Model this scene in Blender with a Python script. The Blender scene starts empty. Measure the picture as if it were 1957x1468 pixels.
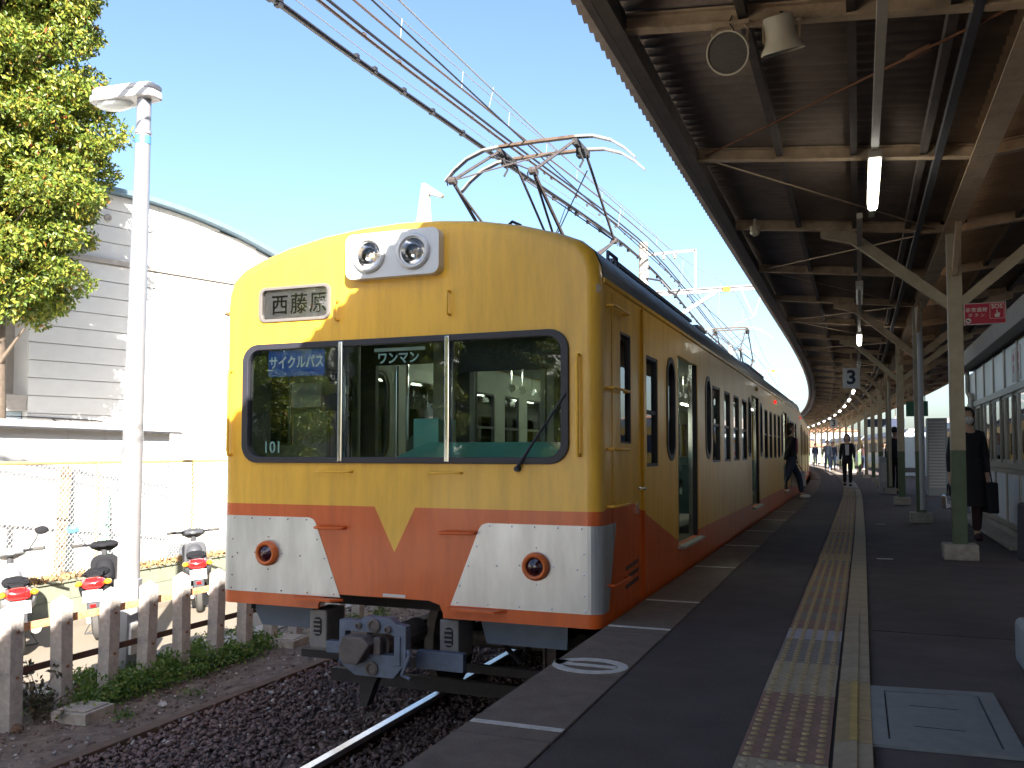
import bpy, bmesh, math, random
import numpy as np
from mathutils import Vector, Matrix
random.seed(7); rng = np.random.default_rng(7)
R = math.radians; PI = math.pi
SC = bpy.context.scene; COL = SC.collection

# ------------------------------------------------------------------ camera, sky, sun, exposure
cd = bpy.data.cameras.new("camera"); cam = bpy.data.objects.new("camera", cd); COL.objects.link(cam)
cam.location = (0, 0, 1.06); cam.rotation_euler = (R(92.5), 0, R(21.4))
cd.sensor_width = 36; cd.lens = 36*1690/1957; cd.shift_y = 0.029; cd.clip_start = .05; cd.clip_end = 2000
SC.camera = cam
W = bpy.data.worlds.new("World"); SC.world = W; W.use_nodes = True
sky = W.node_tree.nodes.new("ShaderNodeTexSky"); sky.sky_type = 'NISHITA'; sky.sun_disc = False
SUN = Vector((.745, -1, .626)).normalized()
EL = math.asin(SUN.z)
sky.sun_elevation = EL; sky.sun_rotation = math.atan2(SUN.x, SUN.y)
sky.air_density = 1.0; sky.dust_density = 2.3; sky.ozone_density = 3.2
W.node_tree.links.new(sky.outputs[0], W.node_tree.nodes["Background"].inputs[0])
W.node_tree.nodes["Background"].inputs[1].default_value = .05
sd = bpy.data.lights.new("sun", 'SUN'); sun = bpy.data.objects.new("sun", sd); COL.objects.link(sun)
sd.energy = 4.2; sd.angle = R(.5); sd.color = (1, .94, .84)
sun.rotation_euler = SUN.to_track_quat('Z', 'Y').to_euler(); sun.location = (20, -30, 25)
SC.view_settings.view_transform = 'Standard'; SC.view_settings.look = 'None'
SC.view_settings.exposure = 2.72; SC.view_settings.gamma = 1.0; SC.view_settings.use_curve_mapping = False
SC.cycles.max_bounces = 8; SC.cycles.transparent_max_bounces = 24; SC.cycles.use_denoising = True

# ------------------------------------------------------------------ materials
def nodes(m):
    m.use_nodes = True; t = m.node_tree
    return t, t.nodes["Principled BSDF"], lambda a, b: t.links.new(a, b)
def mat(name, c, rough=.6, metal=0, var=.12, scale=6, bump=0, bscale=40, coat=0, c2=None, spec=.5, stretch=None, emit=None, dirt=0):
    """principled with noise colour variation, optional fine bump"""
    m = bpy.data.materials.new(name); t, p, L = nodes(m)
    p.inputs["Roughness"].default_value = rough; p.inputs["Metallic"].default_value = metal
    p.inputs["Specular IOR Level"].default_value = spec; p.inputs["Coat Weight"].default_value = coat
    p.inputs["Coat Roughness"].default_value = .08
    if emit:
        p.inputs["Base Color"].default_value = (*c, 1)
        p.inputs["Emission Color"].default_value = (*c, 1); p.inputs["Emission Strength"].default_value = emit; return m
    tc = t.nodes.new("ShaderNodeTexCoord"); mp = t.nodes.new("ShaderNodeMapping")
    if stretch: mp.inputs["Scale"].default_value = stretch
    L(tc.outputs["Object"], mp.inputs[0])
    if var or c2:
        n = t.nodes.new("ShaderNodeTexNoise"); n.inputs["Scale"].default_value = scale; n.inputs["Detail"].default_value = 6
        n.inputs["Roughness"].default_value = .65; L(mp.outputs[0], n.inputs["Vector"])
        r = t.nodes.new("ShaderNodeValToRGB"); r.color_ramp.elements[0].position = .3; r.color_ramp.elements[1].position = .7
        a = [max(0, v*(1-var)) for v in c]; b = list(c2) if c2 else [min(1, v*(1+var)) for v in c]
        r.color_ramp.elements[0].color = (*a, 1); r.color_ramp.elements[1].color = (*b, 1)
        L(n.outputs[0], r.inputs[0]); out = r.outputs[0]
        if dirt:
            n2 = t.nodes.new("ShaderNodeTexNoise"); n2.inputs["Scale"].default_value = scale*.35; n2.inputs["Detail"].default_value = 8
            n2.inputs["Roughness"].default_value = .75; L(mp.outputs[0], n2.inputs["Vector"])
            r2 = t.nodes.new("ShaderNodeValToRGB"); r2.color_ramp.elements[0].position = .52; r2.color_ramp.elements[1].position = .68
            r2.color_ramp.elements[0].color = (0, 0, 0, 1); r2.color_ramp.elements[1].color = (dirt, dirt, dirt, 1)
            L(n2.outputs[0], r2.inputs[0])
            mx = t.nodes.new("ShaderNodeMix"); mx.data_type = 'RGBA'; L(r2.outputs[0], mx.inputs[0]); L(out, mx.inputs[6])
            mx.inputs[7].default_value = (c[0]*.35+.02, c[1]*.27+.01, c[2]*.2+.005, 1); out = mx.outputs[2]
        L(out, p.inputs["Base Color"])
    else: p.inputs["Base Color"].default_value = (*c, 1)
    if bump:
        n = t.nodes.new("ShaderNodeTexNoise"); n.inputs["Scale"].default_value = bscale; n.inputs["Detail"].default_value = 5
        L(mp.outputs[0], n.inputs["Vector"]); b = t.nodes.new("ShaderNodeBump"); b.inputs["Strength"].default_value = bump
        b.inputs["Distance"].default_value = .01; L(n.outputs[0], b.inputs["Height"]); L(b.outputs[0], p.inputs["Normal"])
    return m
def glass(name, tint=(.9, .95, .93), rough=.0, refl=1.0):
    m = bpy.data.materials.new(name); m.use_nodes = True; t = m.node_tree; t.nodes.clear(); L = t.links.new
    o = t.nodes.new("ShaderNodeOutputMaterial"); mx = t.nodes.new("ShaderNodeMixShader"); tr = t.nodes.new("ShaderNodeBsdfTransparent")
    gl = t.nodes.new("ShaderNodeBsdfGlossy"); fr = t.nodes.new("ShaderNodeFresnel"); mu = t.nodes.new("ShaderNodeMath"); mu.operation = 'MULTIPLY'
    fr.inputs[0].default_value = 1.52; mu.inputs[1].default_value = refl; L(fr.outputs[0], mu.inputs[0]); mu.use_clamp = True
    tr.inputs[0].default_value = (*tint, 1); gl.inputs["Roughness"].default_value = rough; gl.inputs[0].default_value = (1, 1, 1, 1)
    L(mu.outputs[0], mx.inputs[0]); L(tr.outputs[0], mx.inputs[1]); L(gl.outputs[0], mx.inputs[2]); L(mx.outputs[0], o.inputs[0])
    return m
YEL = (.84, .465, .040); RED = (.66, .115, .014)
def paint(name, front):
    """two-colour livery: yellow over orange-red, drawn in the car's own coordinates"""
    m = bpy.data.materials.new(name); t, p, L = nodes(m)
    tc = t.nodes.new("ShaderNodeTexCoord"); sp = t.nodes.new("ShaderNodeSeparateXYZ"); L(tc.outputs["Object"], sp.inputs[0])
    def M(op, a, b=None, c=None):
        n = t.nodes.new("ShaderNodeMath"); n.operation = op
        for i, v in enumerate((a, b, c)):
            if v is None: continue
            if isinstance(v, (int, float)): n.inputs[i].default_value = v
            else: L(v, n.inputs[i])
        return n.outputs[0]
    X, Y, Z = sp.outputs
    if front:
        below = M('LESS_THAN', Z, .69)
        half = M('MULTIPLY', M('SUBTRACT', Z, .385), .155/.305)
        notv = M('GREATER_THAN', M('ABSOLUTE', X), half)
        mask = M('MULTIPLY', below, notv)
    else:
        zb = M('SUBTRACT', .70, M('MULTIPLY', .25, M('MAXIMUM', 0, M('MINIMUM', 1.6, M('SUBTRACT', Y, .85)))))
        mask = M('LESS_THAN', Z, zb)
    n = t.nodes.new("ShaderNodeTexNoise"); n.inputs["Scale"].default_value = 3; n.inputs["Detail"].default_value = 8
    n.inputs["Roughness"].default_value = .7
    mp = t.nodes.new("ShaderNodeMapping"); mp.inputs["Scale"].default_value = (3.2, 3.2, .45); L(tc.outputs["Object"], mp.inputs[0]); L(mp.outputs[0], n.inputs["Vector"])
    def ramp(c):
        r = t.nodes.new("ShaderNodeValToRGB"); r.color_ramp.elements[0].position = .3; r.color_ramp.elements[1].position = .58
        r.color_ramp.elements[0].color = (c[0]*.78, c[1]*.74, c[2]*.8, 1); r.color_ramp.elements[1].color = (*c, 1); L(n.outputs[0], r.inputs[0]); return r.outputs[0]
    mx = t.nodes.new("ShaderNodeMix"); mx.data_type = 'RGBA'; L(mask, mx.inputs[0]); L(ramp(YEL), mx.inputs[6]); L(ramp(RED), mx.inputs[7])
    L(mx.outputs[2], p.inputs["Base Color"])
    rr = t.nodes.new("ShaderNodeMapRange"); L(n.outputs[0], rr.inputs[0]); rr.inputs[3].default_value = .45 if front else .42; rr.inputs[4].default_value = .33 if front else .28
    L(rr.outputs[0], p.inputs["Roughness"])
    p.inputs["Specular IOR Level"].default_value = .5 if front else .22; p.inputs["Coat Weight"].default_value = .25 if front else .06; p.inputs["Coat Roughness"].default_value = .12 if front else .07
    # gentle waviness of old steel sheet
    n2 = t.nodes.new("ShaderNodeTexNoise"); n2.inputs["Scale"].default_value = 2.2; n2.inputs["Detail"].default_value = 2; L(tc.outputs["Object"], n2.inputs["Vector"])
    b = t.nodes.new("ShaderNodeBump"); b.inputs["Strength"].default_value = .25; b.inputs["Distance"].default_value = .02
    L(n2.outputs[0], b.inputs["Height"]); L(b.outputs[0], p.inputs["Normal"]); L(b.outputs[0], p.inputs["Coat Normal"])
    return m
M = dict(
 ground=mat("dirt", (.12, .082, .06), .95, var=.45, scale=9, bump=.8, bscale=30, c2=(.22, .165, .125)),
 stone=mat("ballast_stone", (.115, .072, .066), .9, var=.5, scale=25, bump=.5, bscale=60, c2=(.27, .18, .16)),
 bed=mat("ballast_bed", (.10, .06, .05), .95, var=.5, scale=30, bump=1, bscale=50),
 palestone=mat("pale_stone", (.38, .35, .33), .9, var=.3, scale=20),
 road=mat("road_asphalt", (.21, .175, .135), .9, var=.15, scale=40, bump=.4, bscale=90),
 asphalt=mat("platform_asphalt", (.086, .064, .063), .85, var=.30, scale=2.2, bump=.8, bscale=130, dirt=.35),
 asphalt2=mat("platform_asphalt_new", (.066, .050, .052), .8, var=.30, scale=2.6, bump=.8, bscale=130, dirt=.3),
 coping=mat("coping_concrete", (.155, .118, .095), .9, var=.2, scale=9, bump=.35, bscale=70, dirt=.35),
 whiteline=mat("line_paint", (.55, .53, .50), .7, var=.18, scale=40, dirt=.3),
 tcream=mat("tile_cream", (.36, .29, .20), .75, var=.15, scale=14, dirt=.25), tpink=mat("tile_pink", (.25, .14, .105), .75, var=.2, scale=14, dirt=.2),
 tgrey=mat("tile_grey", (.22, .19, .165), .8, var=.15, scale=14, dirt=.2), tlav=mat("tile_lavender", (.36, .33, .36), .7, var=.12, scale=14, dirt=.1),
 tyel=mat("tile_yellow", (.36, .26, .13), .7, var=.2, scale=20, dirt=.2), tbar=mat("bar_yellow", (.42, .29, .08), .6, var=.2, scale=25, dirt=.2),
 steel=mat("canopy_steel", (.46, .34, .22), .6, var=.18, scale=8, dirt=.55), rust=mat("rust", (.30, .13, .06), .85, var=.4, scale=12, c2=(.18, .07, .03)),
 sheet=mat("corrugated_sheet", (.22, .168, .132), .85, var=.25, scale=2, dirt=.4), edge=mat("canopy_edge", (.085, .066, .055), .7, var=.25, scale=6),
 colcream=mat("column_cream", (.40, .335, .225), .55, var=.12, scale=6, dirt=.3), colgreen=mat("column_green", (.085, .125, .065), .5, var=.15, scale=6, dirt=.2),
 colwhite=mat("column_pale", (.50, .49, .45), .5, var=.12, scale=6),
 concrete=mat("concrete", (.34, .31, .27), .9, var=.25, scale=12, bump=.5, bscale=50, dirt=.4),
 postc=mat("post_concrete", (.36, .33, .31), .9, var=.22, scale=14, bump=.6, bscale=50, dirt=.45), apronc=mat("pale_concrete", (.55, .53, .48), .9, var=.1, scale=5, bump=.3, bscale=40),  # pale_concrete: light tone set to bounce sun onto the train front
 block=mat("wall_block", (.19, .20, .15), .9, var=.12, scale=15, bump=.3, bscale=60),
 curb=mat("plank", (.115, .070, .045), .9, var=.3, scale=8), orange=mat("rusty_orange", (.55, .22, .09), .8, var=.3, scale=25, c2=(.62, .36, .20)),
 darkrust=mat("dark_rust", (.09, .045, .035), .85, var=.3, scale=20),
 rail=mat("rail_head", (.55, .55, .56), .28, 1, var=.1, scale=30), railside=mat("rail_side", (.10, .055, .035), .8, var=.3, scale=20),
 white=mat("white_panel", (.50, .50, .50), .6, var=.04, scale=5), siding=mat("siding", (.60, .59, .57), .8, var=.04, scale=3, bump=.12, bscale=80),
 sidetrim=mat("siding_trim", (.34, .31, .28), .7, var=.1, scale=5), bluetrim=mat("roof_trim", (.10, .16, .21), .5, var=.1), 
 fencepost=mat("fence_post", (.45, .33, .12), .7, var=.2, scale=15), wire=mat("mesh_wire", (.62, .62, .60), .5, .3, var=0),
 silver=mat("brushed_plate", (.54, .55, .56), 0.36, .65, var=.22, scale=2, stretch=(2, 2, .5), bump=.04, bscale=9),
 basep=mat("base_plastic", (.24, .26, .28), .5, var=.1),
 polepaint=mat("pole_paint", (.34, .34, .36), .35, .5, var=.05), chrome=mat("chrome", (.75, .76, .78), .12, 1, var=0),
 black=mat("black_rubber", (.018, .018, .026), .5, var=.1), darkgrey=mat("dark_grey", (.055, .055, .062), .55, var=.2), matt=mat("matt_black", (.02, .02, .022), .8, var=.2),
 canvas=mat("roof_canvas", (.030, .038, .060), .38, var=.35, scale=8, bump=.7, bscale=14, c2=(.065, .08, .115), stretch=(1, .35, 1)),
 lamphouse=mat("lamp_housing", (.60, .60, .60), .4, .3, var=.05), yellow=mat("handrail_yellow", YEL, .4, var=.1), red=mat("step_red", RED, .45, var=.1),
 tailring=mat("tail_ring", (.66, .15, .03), .35, var=.05), taillens=mat("tail_lens", (.035, .006, .012), .06, var=0, coat=1),
 blueplate=mat("skirt_plate", (.115, .145, .20), .6, var=.12, scale=6), coupler=mat("coupler_paint", (.125, .15, .20), .6, var=.2, scale=14, dirt=.5),
 coupdark=mat("coupler_iron", (.13, .105, .095), .7, var=.25, scale=14), greybox=mat("jumper_box", (.20, .185, .175), .6, var=.15, scale=10),
 under=mat("underframe", (.035, .030, .030), .8, var=.3, scale=8), signbox=mat("roll_sign", (.56, .53, .48), .5, var=.08, scale=20), signtext=mat("roll_text", (.03, .025, .02), .7, var=0),
 signblue=mat("sign_blue", (.02, .09, .42), .35, var=.05), signtextw=mat("sign_text_white", (.70, .72, .72), .5, var=0), palegreen=mat("pale_cyan_paint", (.48, .62, .62), .5, var=0),
 teal=mat("cab_teal", (.10, .33, .30), .5, var=.08), cabgrey=mat("cab_grey", (.36, .37, .35), .5, var=.1), cream=mat("interior_cream", (.30, .32, .28), .6, var=.05),
 seat=mat("seat_fabric", (.05, .09, .10), .9, var=.1), floor=mat("car_floor", (.10, .09, .08), .7, var=.1),
 glassf=glass("windscreen", (.86, .93, .91), 0, 1.0), glass=glass("window_glass", (.86, .90, .88), .01, 1.0), lens=glass("lens_glass", (.95, .95, .95), 0, 1),
 tube=mat("lamp_tube", (1, .97, .86), emit=2.4), tubeoff=mat("lamp_tube_off", (.5, .5, .46), .4, var=0), fixture=mat("lamp_fixture", (.42, .38, .31), .5, var=.1),
 tube2=mat("car_lamp", (.95, 1, .75), emit=4),
 cable=mat("cable", (.022, .022, .028), .5, var=0), copper=mat("wire_brown", (.14, .10, .085), .5, .4, var=0), thinwire=mat("wire_pale", (.33, .34, .36), .4, .5, var=0),
 panto=mat("panto_steel", (.07, .058, .056), .55, .2, var=.3, scale=25), pantohead=mat("panto_head", (.26, .25, .24), .4, .5, var=.15, scale=15),
 ivory=mat("ivory", (.36, .29, .21), .5, var=.06), speaker=mat("speaker_cream", (.52, .45, .33), .45, var=.08), mesh=mat("speaker_mesh", (.09, .075, .06), .8, var=.2, scale=90),
 sosred=mat("sign_red", (.42, .012, .045), .4, var=.04), signw=mat("sign_white", (.60, .58, .55), .5, var=.04), ink=mat("ink", (.02, .025, .05), .6, var=0),
 alum=mat("window_alum", (.42, .39, .34), .45, .3, var=.08), roompanel=mat("room_panel", (.74, .76, .80), .5, var=.06), frost=mat("frosted_panel", (.74, .79, .80), .35, var=.1, scale=3),
 soffit=mat("soffit", (.22, .20, .195), .6, var=.1), bluestripe=mat("blue_stripe", (.07, .06, .30), .4, var=.05), yellow2=mat("far_train_yellow", (.60, .38, .09), .4, var=.06),
 manhole=mat("cover_plate", (.21, .23, .25), .5, .2, var=.14, scale=12, dirt=.25), jersey=mat("white_plastic", (.46, .46, .47), .4, var=.05),
 bark=mat("bark", (.10, .075, .055), .9, var=.3, scale=10), tile=mat("roof_tile", (.42, .16, .09), .8, var=.15), housew=mat("house_wall", (.68, .62, .54), .8, var=.08),
 skin=mat("skin", (.50, .31, .22), .6, var=.05), hair=mat("hair", (.018, .013, .012), .5, var=.1), cblack=mat("cloth_black", (.015, .014, .018), .9, var=.1),
 cnavy=mat("cloth_navy", (.03, .04, .08), .9, var=.1), cgrey=mat("cloth_grey", (.14, .15, .17), .9, var=.1), cblue=mat("cloth_greyblue", (.15, .20, .27), .9, var=.1), jeans=mat("jeans", (.07, .11, .20), .9, var=.15),
 cpink=mat("cloth_pink", (.50, .12, .22), .9, var=.05), cwhite=mat("cloth_white", (.60, .60, .60), .9, var=.05), cmaroon=mat("cloth_maroon", (.05, .02, .022), .9, var=.1), 
 scblack=mat("scooter_black", (.015, .015, .018), .75, var=.1, spec=.12), scgrey=mat("scooter_grey", (.05, .052, .06), .45, var=.1, spec=.4), scsilver=mat("scooter_silver", (.22, .225, .24), .4, .3, var=.1),
 scred=mat("lens_red", (.55, .01, .01), .12, var=.1, coat=1), scamber=mat("lens_amber", (.75, .30, .02), .15, var=.1, coat=1), tyre=mat("tyre", (.05, .047, .045), .85, var=.2), plate=mat("number_plate", (.75, .75, .76), .4, var=.02),
 mirrorblue=mat("mirror_back", (.10, .28, .62), .2, .3, var=.05), bag=mat("foil_bag", (.35, .37, .42), .25, .8, var=.5, scale=25, bump=1, bscale=25), frame=mat("destination_frame", (.16, .145, .135), .45, .3, var=.1),
 vblue=mat("vending_blue", (.42, .52, .60), .4, var=.05), deadleaf=mat("dead_leaf", (.26, .14, .06), .9, var=.4, scale=30, c2=(.40, .26, .13)), green=mat("green_pole", (.20, .42, .28), .6, var=.1),
 greensign=mat("green_sign", (.03, .14, .09), .5, var=.05), housed=mat("house_dark", (.10, .09, .09), .7, var=.1))
M['front'] = paint("livery_front", True); M['side'] = paint("livery_side", False)
def leafmat(name, cols, trans=.35):
    m = bpy.data.materials.new(name); t, p, L = nodes(m)
    g = t.nodes.new("ShaderNodeNewGeometry"); r = t.nodes.new("ShaderNodeValToRGB"); r.color_ramp.interpolation = 'LINEAR'
    while len(r.color_ramp.elements) < len(cols): r.color_ramp.elements.new(.5)
    for i, (pos, c) in enumerate(cols): r.color_ramp.elements[i].position = pos; r.color_ramp.elements[i].color = (*c, 1)
    L(g.outputs["Random Per Island"], r.inputs[0]); L(r.outputs[0], p.inputs["Base Color"]); p.inputs["Roughness"].default_value = .45
    tl = t.nodes.new("ShaderNodeBsdfTranslucent"); mx = t.nodes.new("ShaderNodeMixShader"); mx.inputs[0].default_value = trans
    L(r.outputs[0], tl.inputs[0]); L(p.outputs[0], mx.inputs[1]); L(tl.outputs[0], mx.inputs[2]); L(mx.outputs[0], t.nodes["Material Output"].inputs[0])
    return m
M['leaf'] = leafmat("tree_leaf", [(0, (.055, .10, .015)), (.4, (.12, .17, .022)), (.80, (.23, .26, .035)), (.97, (.36, .31, .05)), (1, (.38, .07, .03))])
M['weed'] = leafmat("weed_leaf", [(0, (.05, .11, .018)), (.6, (.10, .19, .035)), (1, (.22, .26, .07))])
M['dryleaf'] = leafmat("shrub_leaf", [(0, (.03, .035, .02)), (.7, (.06, .055, .03)), (1, (.12, .08, .04))], .1)

# ------------------------------------------------------------------ building helpers
MW = {}
def tag(o, label=None, cat=None, group=None, kind=None):
    for k, v in (('label', label), ('category', cat), ('group', group), ('kind', kind)):
        if v: o[k] = v
    return o
def thing(name, label, cat, loc=(0, 0, 0), rz=0, group=None, tilt=(0, 0)):
    o = bpy.data.objects.new(name, None); COL.objects.link(o); o.empty_display_size = .1
    o.location = loc; o.rotation_euler = (tilt[0], tilt[1], rz); tag(o, label, cat, group)
    MW[o.name] = Matrix.Translation(loc) @ o.rotation_euler.to_matrix().to_4x4(); return o
class MB:
    def __init__(s): s.v = []; s.f = []; s.m = []; s.cur = 0
    def _add(s, vs, fs):
        b = len(s.v); s.v += [tuple(p) for p in vs]; s.f += [tuple(b+i for i in f) for f in fs]; s.m += [s.cur]*len(fs); return s
    def box(s, x0, x1, y0, y1, z0, z1):
        vs = [(x, y, z) for x in (x0, x1) for y in (y0, y1) for z in (z0, z1)]
        return s._add(vs, [(0, 1, 3, 2), (4, 6, 7, 5), (0, 4, 5, 1), (2, 3, 7, 6), (0, 2, 6, 4), (1, 5, 7, 3)])
    def bar(s, p, q, w, h=None, up=(0, 0, 1)):
        h = h or w; p = Vector(p); q = Vector(q); d = (q-p).normalized(); u = Vector(up)
        if abs(d.dot(u)) > .99: u = Vector((0, 1, 0))
        a = d.cross(u).normalized()*w/2; b = a.cross(d).normalized()*h/2
        vs = [c+sa*a+sb*b for c in (p, q) for sa, sb in ((-1, -1), (1, -1), (1, 1), (-1, 1))]
        return s._add(vs, [(3, 2, 1, 0), (4, 5, 6, 7), (0, 1, 5, 4), (1, 2, 6, 5), (2, 3, 7, 6), (3, 0, 4, 7)])
    def tube(s, pts, r, n=8, cap=True):
        pts = [Vector(p) for p in pts]; rs = r if isinstance(r, (list, tuple)) else [r]*len(pts); vs = []; u = None
        for i, p in enumerate(pts):
            d = (pts[min(i+1, len(pts)-1)]-pts[max(i-1, 0)]).normalized()
            if u is None: u = d.cross(Vector((0, 0, 1)) if abs(d.z) < .9 else Vector((1, 0, 0))).normalized()
            else: u = (u-d*u.dot(d)).normalized()
            w = d.cross(u)
            vs += [p+(u*math.cos(2*PI*k/n)+w*math.sin(2*PI*k/n))*rs[i] for k in range(n)]
        fs = [(i*n+k, i*n+(k+1) % n, (i+1)*n+(k+1) % n, (i+1)*n+k) for i in range(len(pts)-1) for k in range(n)]
        if cap: fs += [tuple(range(n))[::-1], tuple((len(pts)-1)*n+k for k in range(n))]
        return s._add(vs, fs)
    def lathe(s, prof, c=(0, 0, 0), ax=(0, 0, 1), n=24, sx=1, sy=1, cap=(1, 1)):
        """prof: list of (radius, height) along ax"""
        ax = Vector(ax).normalized(); u = ax.cross(Vector((0, 0, 1)) if abs(ax.z) < .9 else Vector((0, 1, 0))).normalized(); w = ax.cross(u); c = Vector(c)
        vs = [c+ax*h+(u*math.cos(2*PI*k/n)*sx+w*math.sin(2*PI*k/n)*sy)*r for r, h in prof for k in range(n)]
        fs = [(i*n+k, i*n+(k+1) % n, (i+1)*n+(k+1) % n, (i+1)*n+k) for i in range(len(prof)-1) for k in range(n)]
        if cap[0] and prof[0][0] > 1e-5: fs.append(tuple(range(n))[::-1])
        if cap[1] and prof[-1][0] > 1e-5: fs.append(tuple((len(prof)-1)*n+k for k in range(n)))
        return s._add(vs, fs)
    def ball(s, c, r, n=12, m=8):
        r = r if isinstance(r, (tuple, list)) else (r, r, r)
        vs = [(c[0]+r[0]*math.sin(PI*i/m)*math.cos(2*PI*k/n), c[1]+r[1]*math.sin(PI*i/m)*math.sin(2*PI*k/n), c[2]+r[2]*math.cos(PI*i/m)) for i in range(m+1) for k in range(n)]
        return s._add(vs, [(i*n+k, (i+1)*n+k, (i+1)*n+(k+1) % n, i*n+(k+1) % n) for i in range(m) for k in range(n)])
    def prism(s, poly, a, b, axis='y'):
        """extrude a 2D polygon; axis y: poly=(x,z); axis x: poly=(y,z); axis z: poly=(x,y)"""
        f = {'y': lambda p, t: (p[0], t, p[1]), 'x': lambda p, t: (t, p[0], p[1]), 'z': lambda p, t: (p[0], p[1], t)}[axis]
        n = len(poly); vs = [f(p, a) for p in poly]+[f(p, b) for p in poly]
        return s._add(vs, [tuple(range(n)), tuple(range(2*n-1, n-1, -1))]+[(i, n+i, n+(i+1) % n, (i+1) % n) for i in range(n)])
    def quad(s, *p): return s._add(p, [tuple(range(len(p)))])
    def build(s, name, m, parent=None, smooth=False, world=False, bevel=0, fixn=True, seg=2):
        me = bpy.data.meshes.new(name); v = s.v
        if world and parent is not None and parent.name in MW:
            inv = MW[parent.name].inverted(); v = [tuple(inv @ Vector(p)) for p in v]
        me.from_pydata(v, [], s.f)
        ms = m if isinstance(m, (list, tuple)) else [m]
        for k in ms: me.materials.append(M[k] if isinstance(k, str) else k)
        if len(ms) > 1: me.polygons.foreach_set('material_index', s.m)
        if fixn or bevel:
            bm = bmesh.new(); bm.from_mesh(me); bmesh.ops.remove_doubles(bm, verts=bm.verts, dist=1e-5) if bevel or smooth else None
            bmesh.ops.recalc_face_normals(bm, faces=bm.faces)
            if bevel:
                es = [e for e in bm.edges if len(e.link_faces) == 2 and e.calc_face_angle(0) > .5]
                bmesh.ops.bevel(bm, geom=es, offset=bevel, segments=seg, profile=.6, affect='EDGES', clamp_overlap=True)
            bm.to_mesh(me); bm.free()
        if smooth:
            me.polygons.foreach_set('use_smooth', [True]*len(me.polygons))
            me.set_sharp_from_angle(angle=R(40))
        return link(name, me, parent)
def link(name, me, parent=None):
    o = bpy.data.objects.new(name, me); COL.objects.link(o)
    if parent is not None:
        o.parent = parent
        if parent.name in MW: MW[o.name] = MW[parent.name]
    return o
def struct(o): o['kind'] = 'structure'; return o
def stuff(o): o['kind'] = 'stuff'; return o
def copy_tree(o, parent=None):
    c = o.copy(); COL.objects.link(c)
    if parent: c.parent = parent
    for ch in list(o.children): copy_tree(ch, c)
    return c
def npmesh(name, V, F, m, parent=None, smooth=False, idx=None):
    """fast mesh: V (n,3), F (m,k)"""
    me = bpy.data.meshes.new(name); V = np.asarray(V, dtype=np.float32); F = np.asarray(F, dtype=np.int32); k = F.shape[1]
    me.vertices.add(len(V)); me.vertices.foreach_set('co', V.ravel()); me.loops.add(F.size); me.loops.foreach_set('vertex_index', F.ravel())
    me.polygons.add(len(F)); me.polygons.foreach_set('loop_start', np.arange(0, F.size, k, dtype=np.int32)); me.polygons.foreach_set('loop_total', np.full(len(F), k, dtype=np.int32))
    for q in (m if isinstance(m, (list, tuple)) else [m]): me.materials.append(M[q])
    if idx is not None: me.polygons.foreach_set('material_index', np.asarray(idx, dtype=np.int32))
    me.update(calc_edges=True); me.validate()
    if smooth: me.polygons.foreach_set('use_smooth', np.ones(len(F), dtype=bool))
    return link(name, me, parent)
def rrect(x0, x1, z0, z1, r, n=6):
    pts = []
    for cx, cz, a in ((x1-r, z1-r, 0), (x0+r, z1-r, 90), (x0+r, z0+r, 180), (x1-r, z0+r, 270)):
        pts += [(cx+r*math.cos(R(a+90*k/n)), cz+r*math.sin(R(a+90*k/n))) for k in range(n+1)]
    return pts
def ring(mb, outer, inner, a, b, axis='y'):
    """frame between two equal-count outlines, extruded a..b"""
    f = {'y': lambda p, t: (p[0], t, p[1]), 'x': lambda p, t: (t, p[0], p[1]), 'z': lambda p, t: (p[0], p[1], t)}[axis]
    n = len(outer); vs = [f(p, t) for t in (a, b) for L_ in (outer, inner) for p in L_]; fs = []
    for i in range(n):
        j = (i+1) % n
        fs += [(i, j, n+j, n+i), (2*n+i, 3*n+i, 3*n+j, 2*n+j), (i, 2*n+i, 2*n+j, j), (n+i, n+j, 3*n+j, 3*n+i)]
    return mb._add(vs, fs)
def plate(outer, holes, a, b, axis, name, m, parent):
    """flat plate with holes: triangulated faces on both sides, rims between"""
    f = {'y': lambda p, t: (p[0], t, p[1]), 'x': lambda p, t: (t, p[0], p[1]), 'z': lambda p, t: (p[0], p[1], t)}[axis]
    bm = bmesh.new(); es = []; loops = []
    for lp in [outer]+holes:
        vs = [bm.verts.new(f(p, a)) for p in lp]; loops.append(vs)
        es += [bm.edges.new((vs[i], vs[(i+1) % len(vs)])) for i in range(len(vs))]
    bmesh.ops.triangle_fill(bm, edges=es, use_beauty=True)
    g = bmesh.ops.extrude_face_region(bm, geom=bm.faces[:]); d = Vector(f((0, 0), b))-Vector(f((0, 0), a))
    bmesh.ops.translate(bm, verts=[v for v in g['geom'] if isinstance(v, bmesh.types.BMVert)], vec=d)
    bmesh.ops.recalc_face_normals(bm, faces=bm.faces); me = bpy.data.meshes.new(name); bm.to_mesh(me); bm.free()
    me.materials.append(M[m]); return link(name, me, parent)
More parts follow.
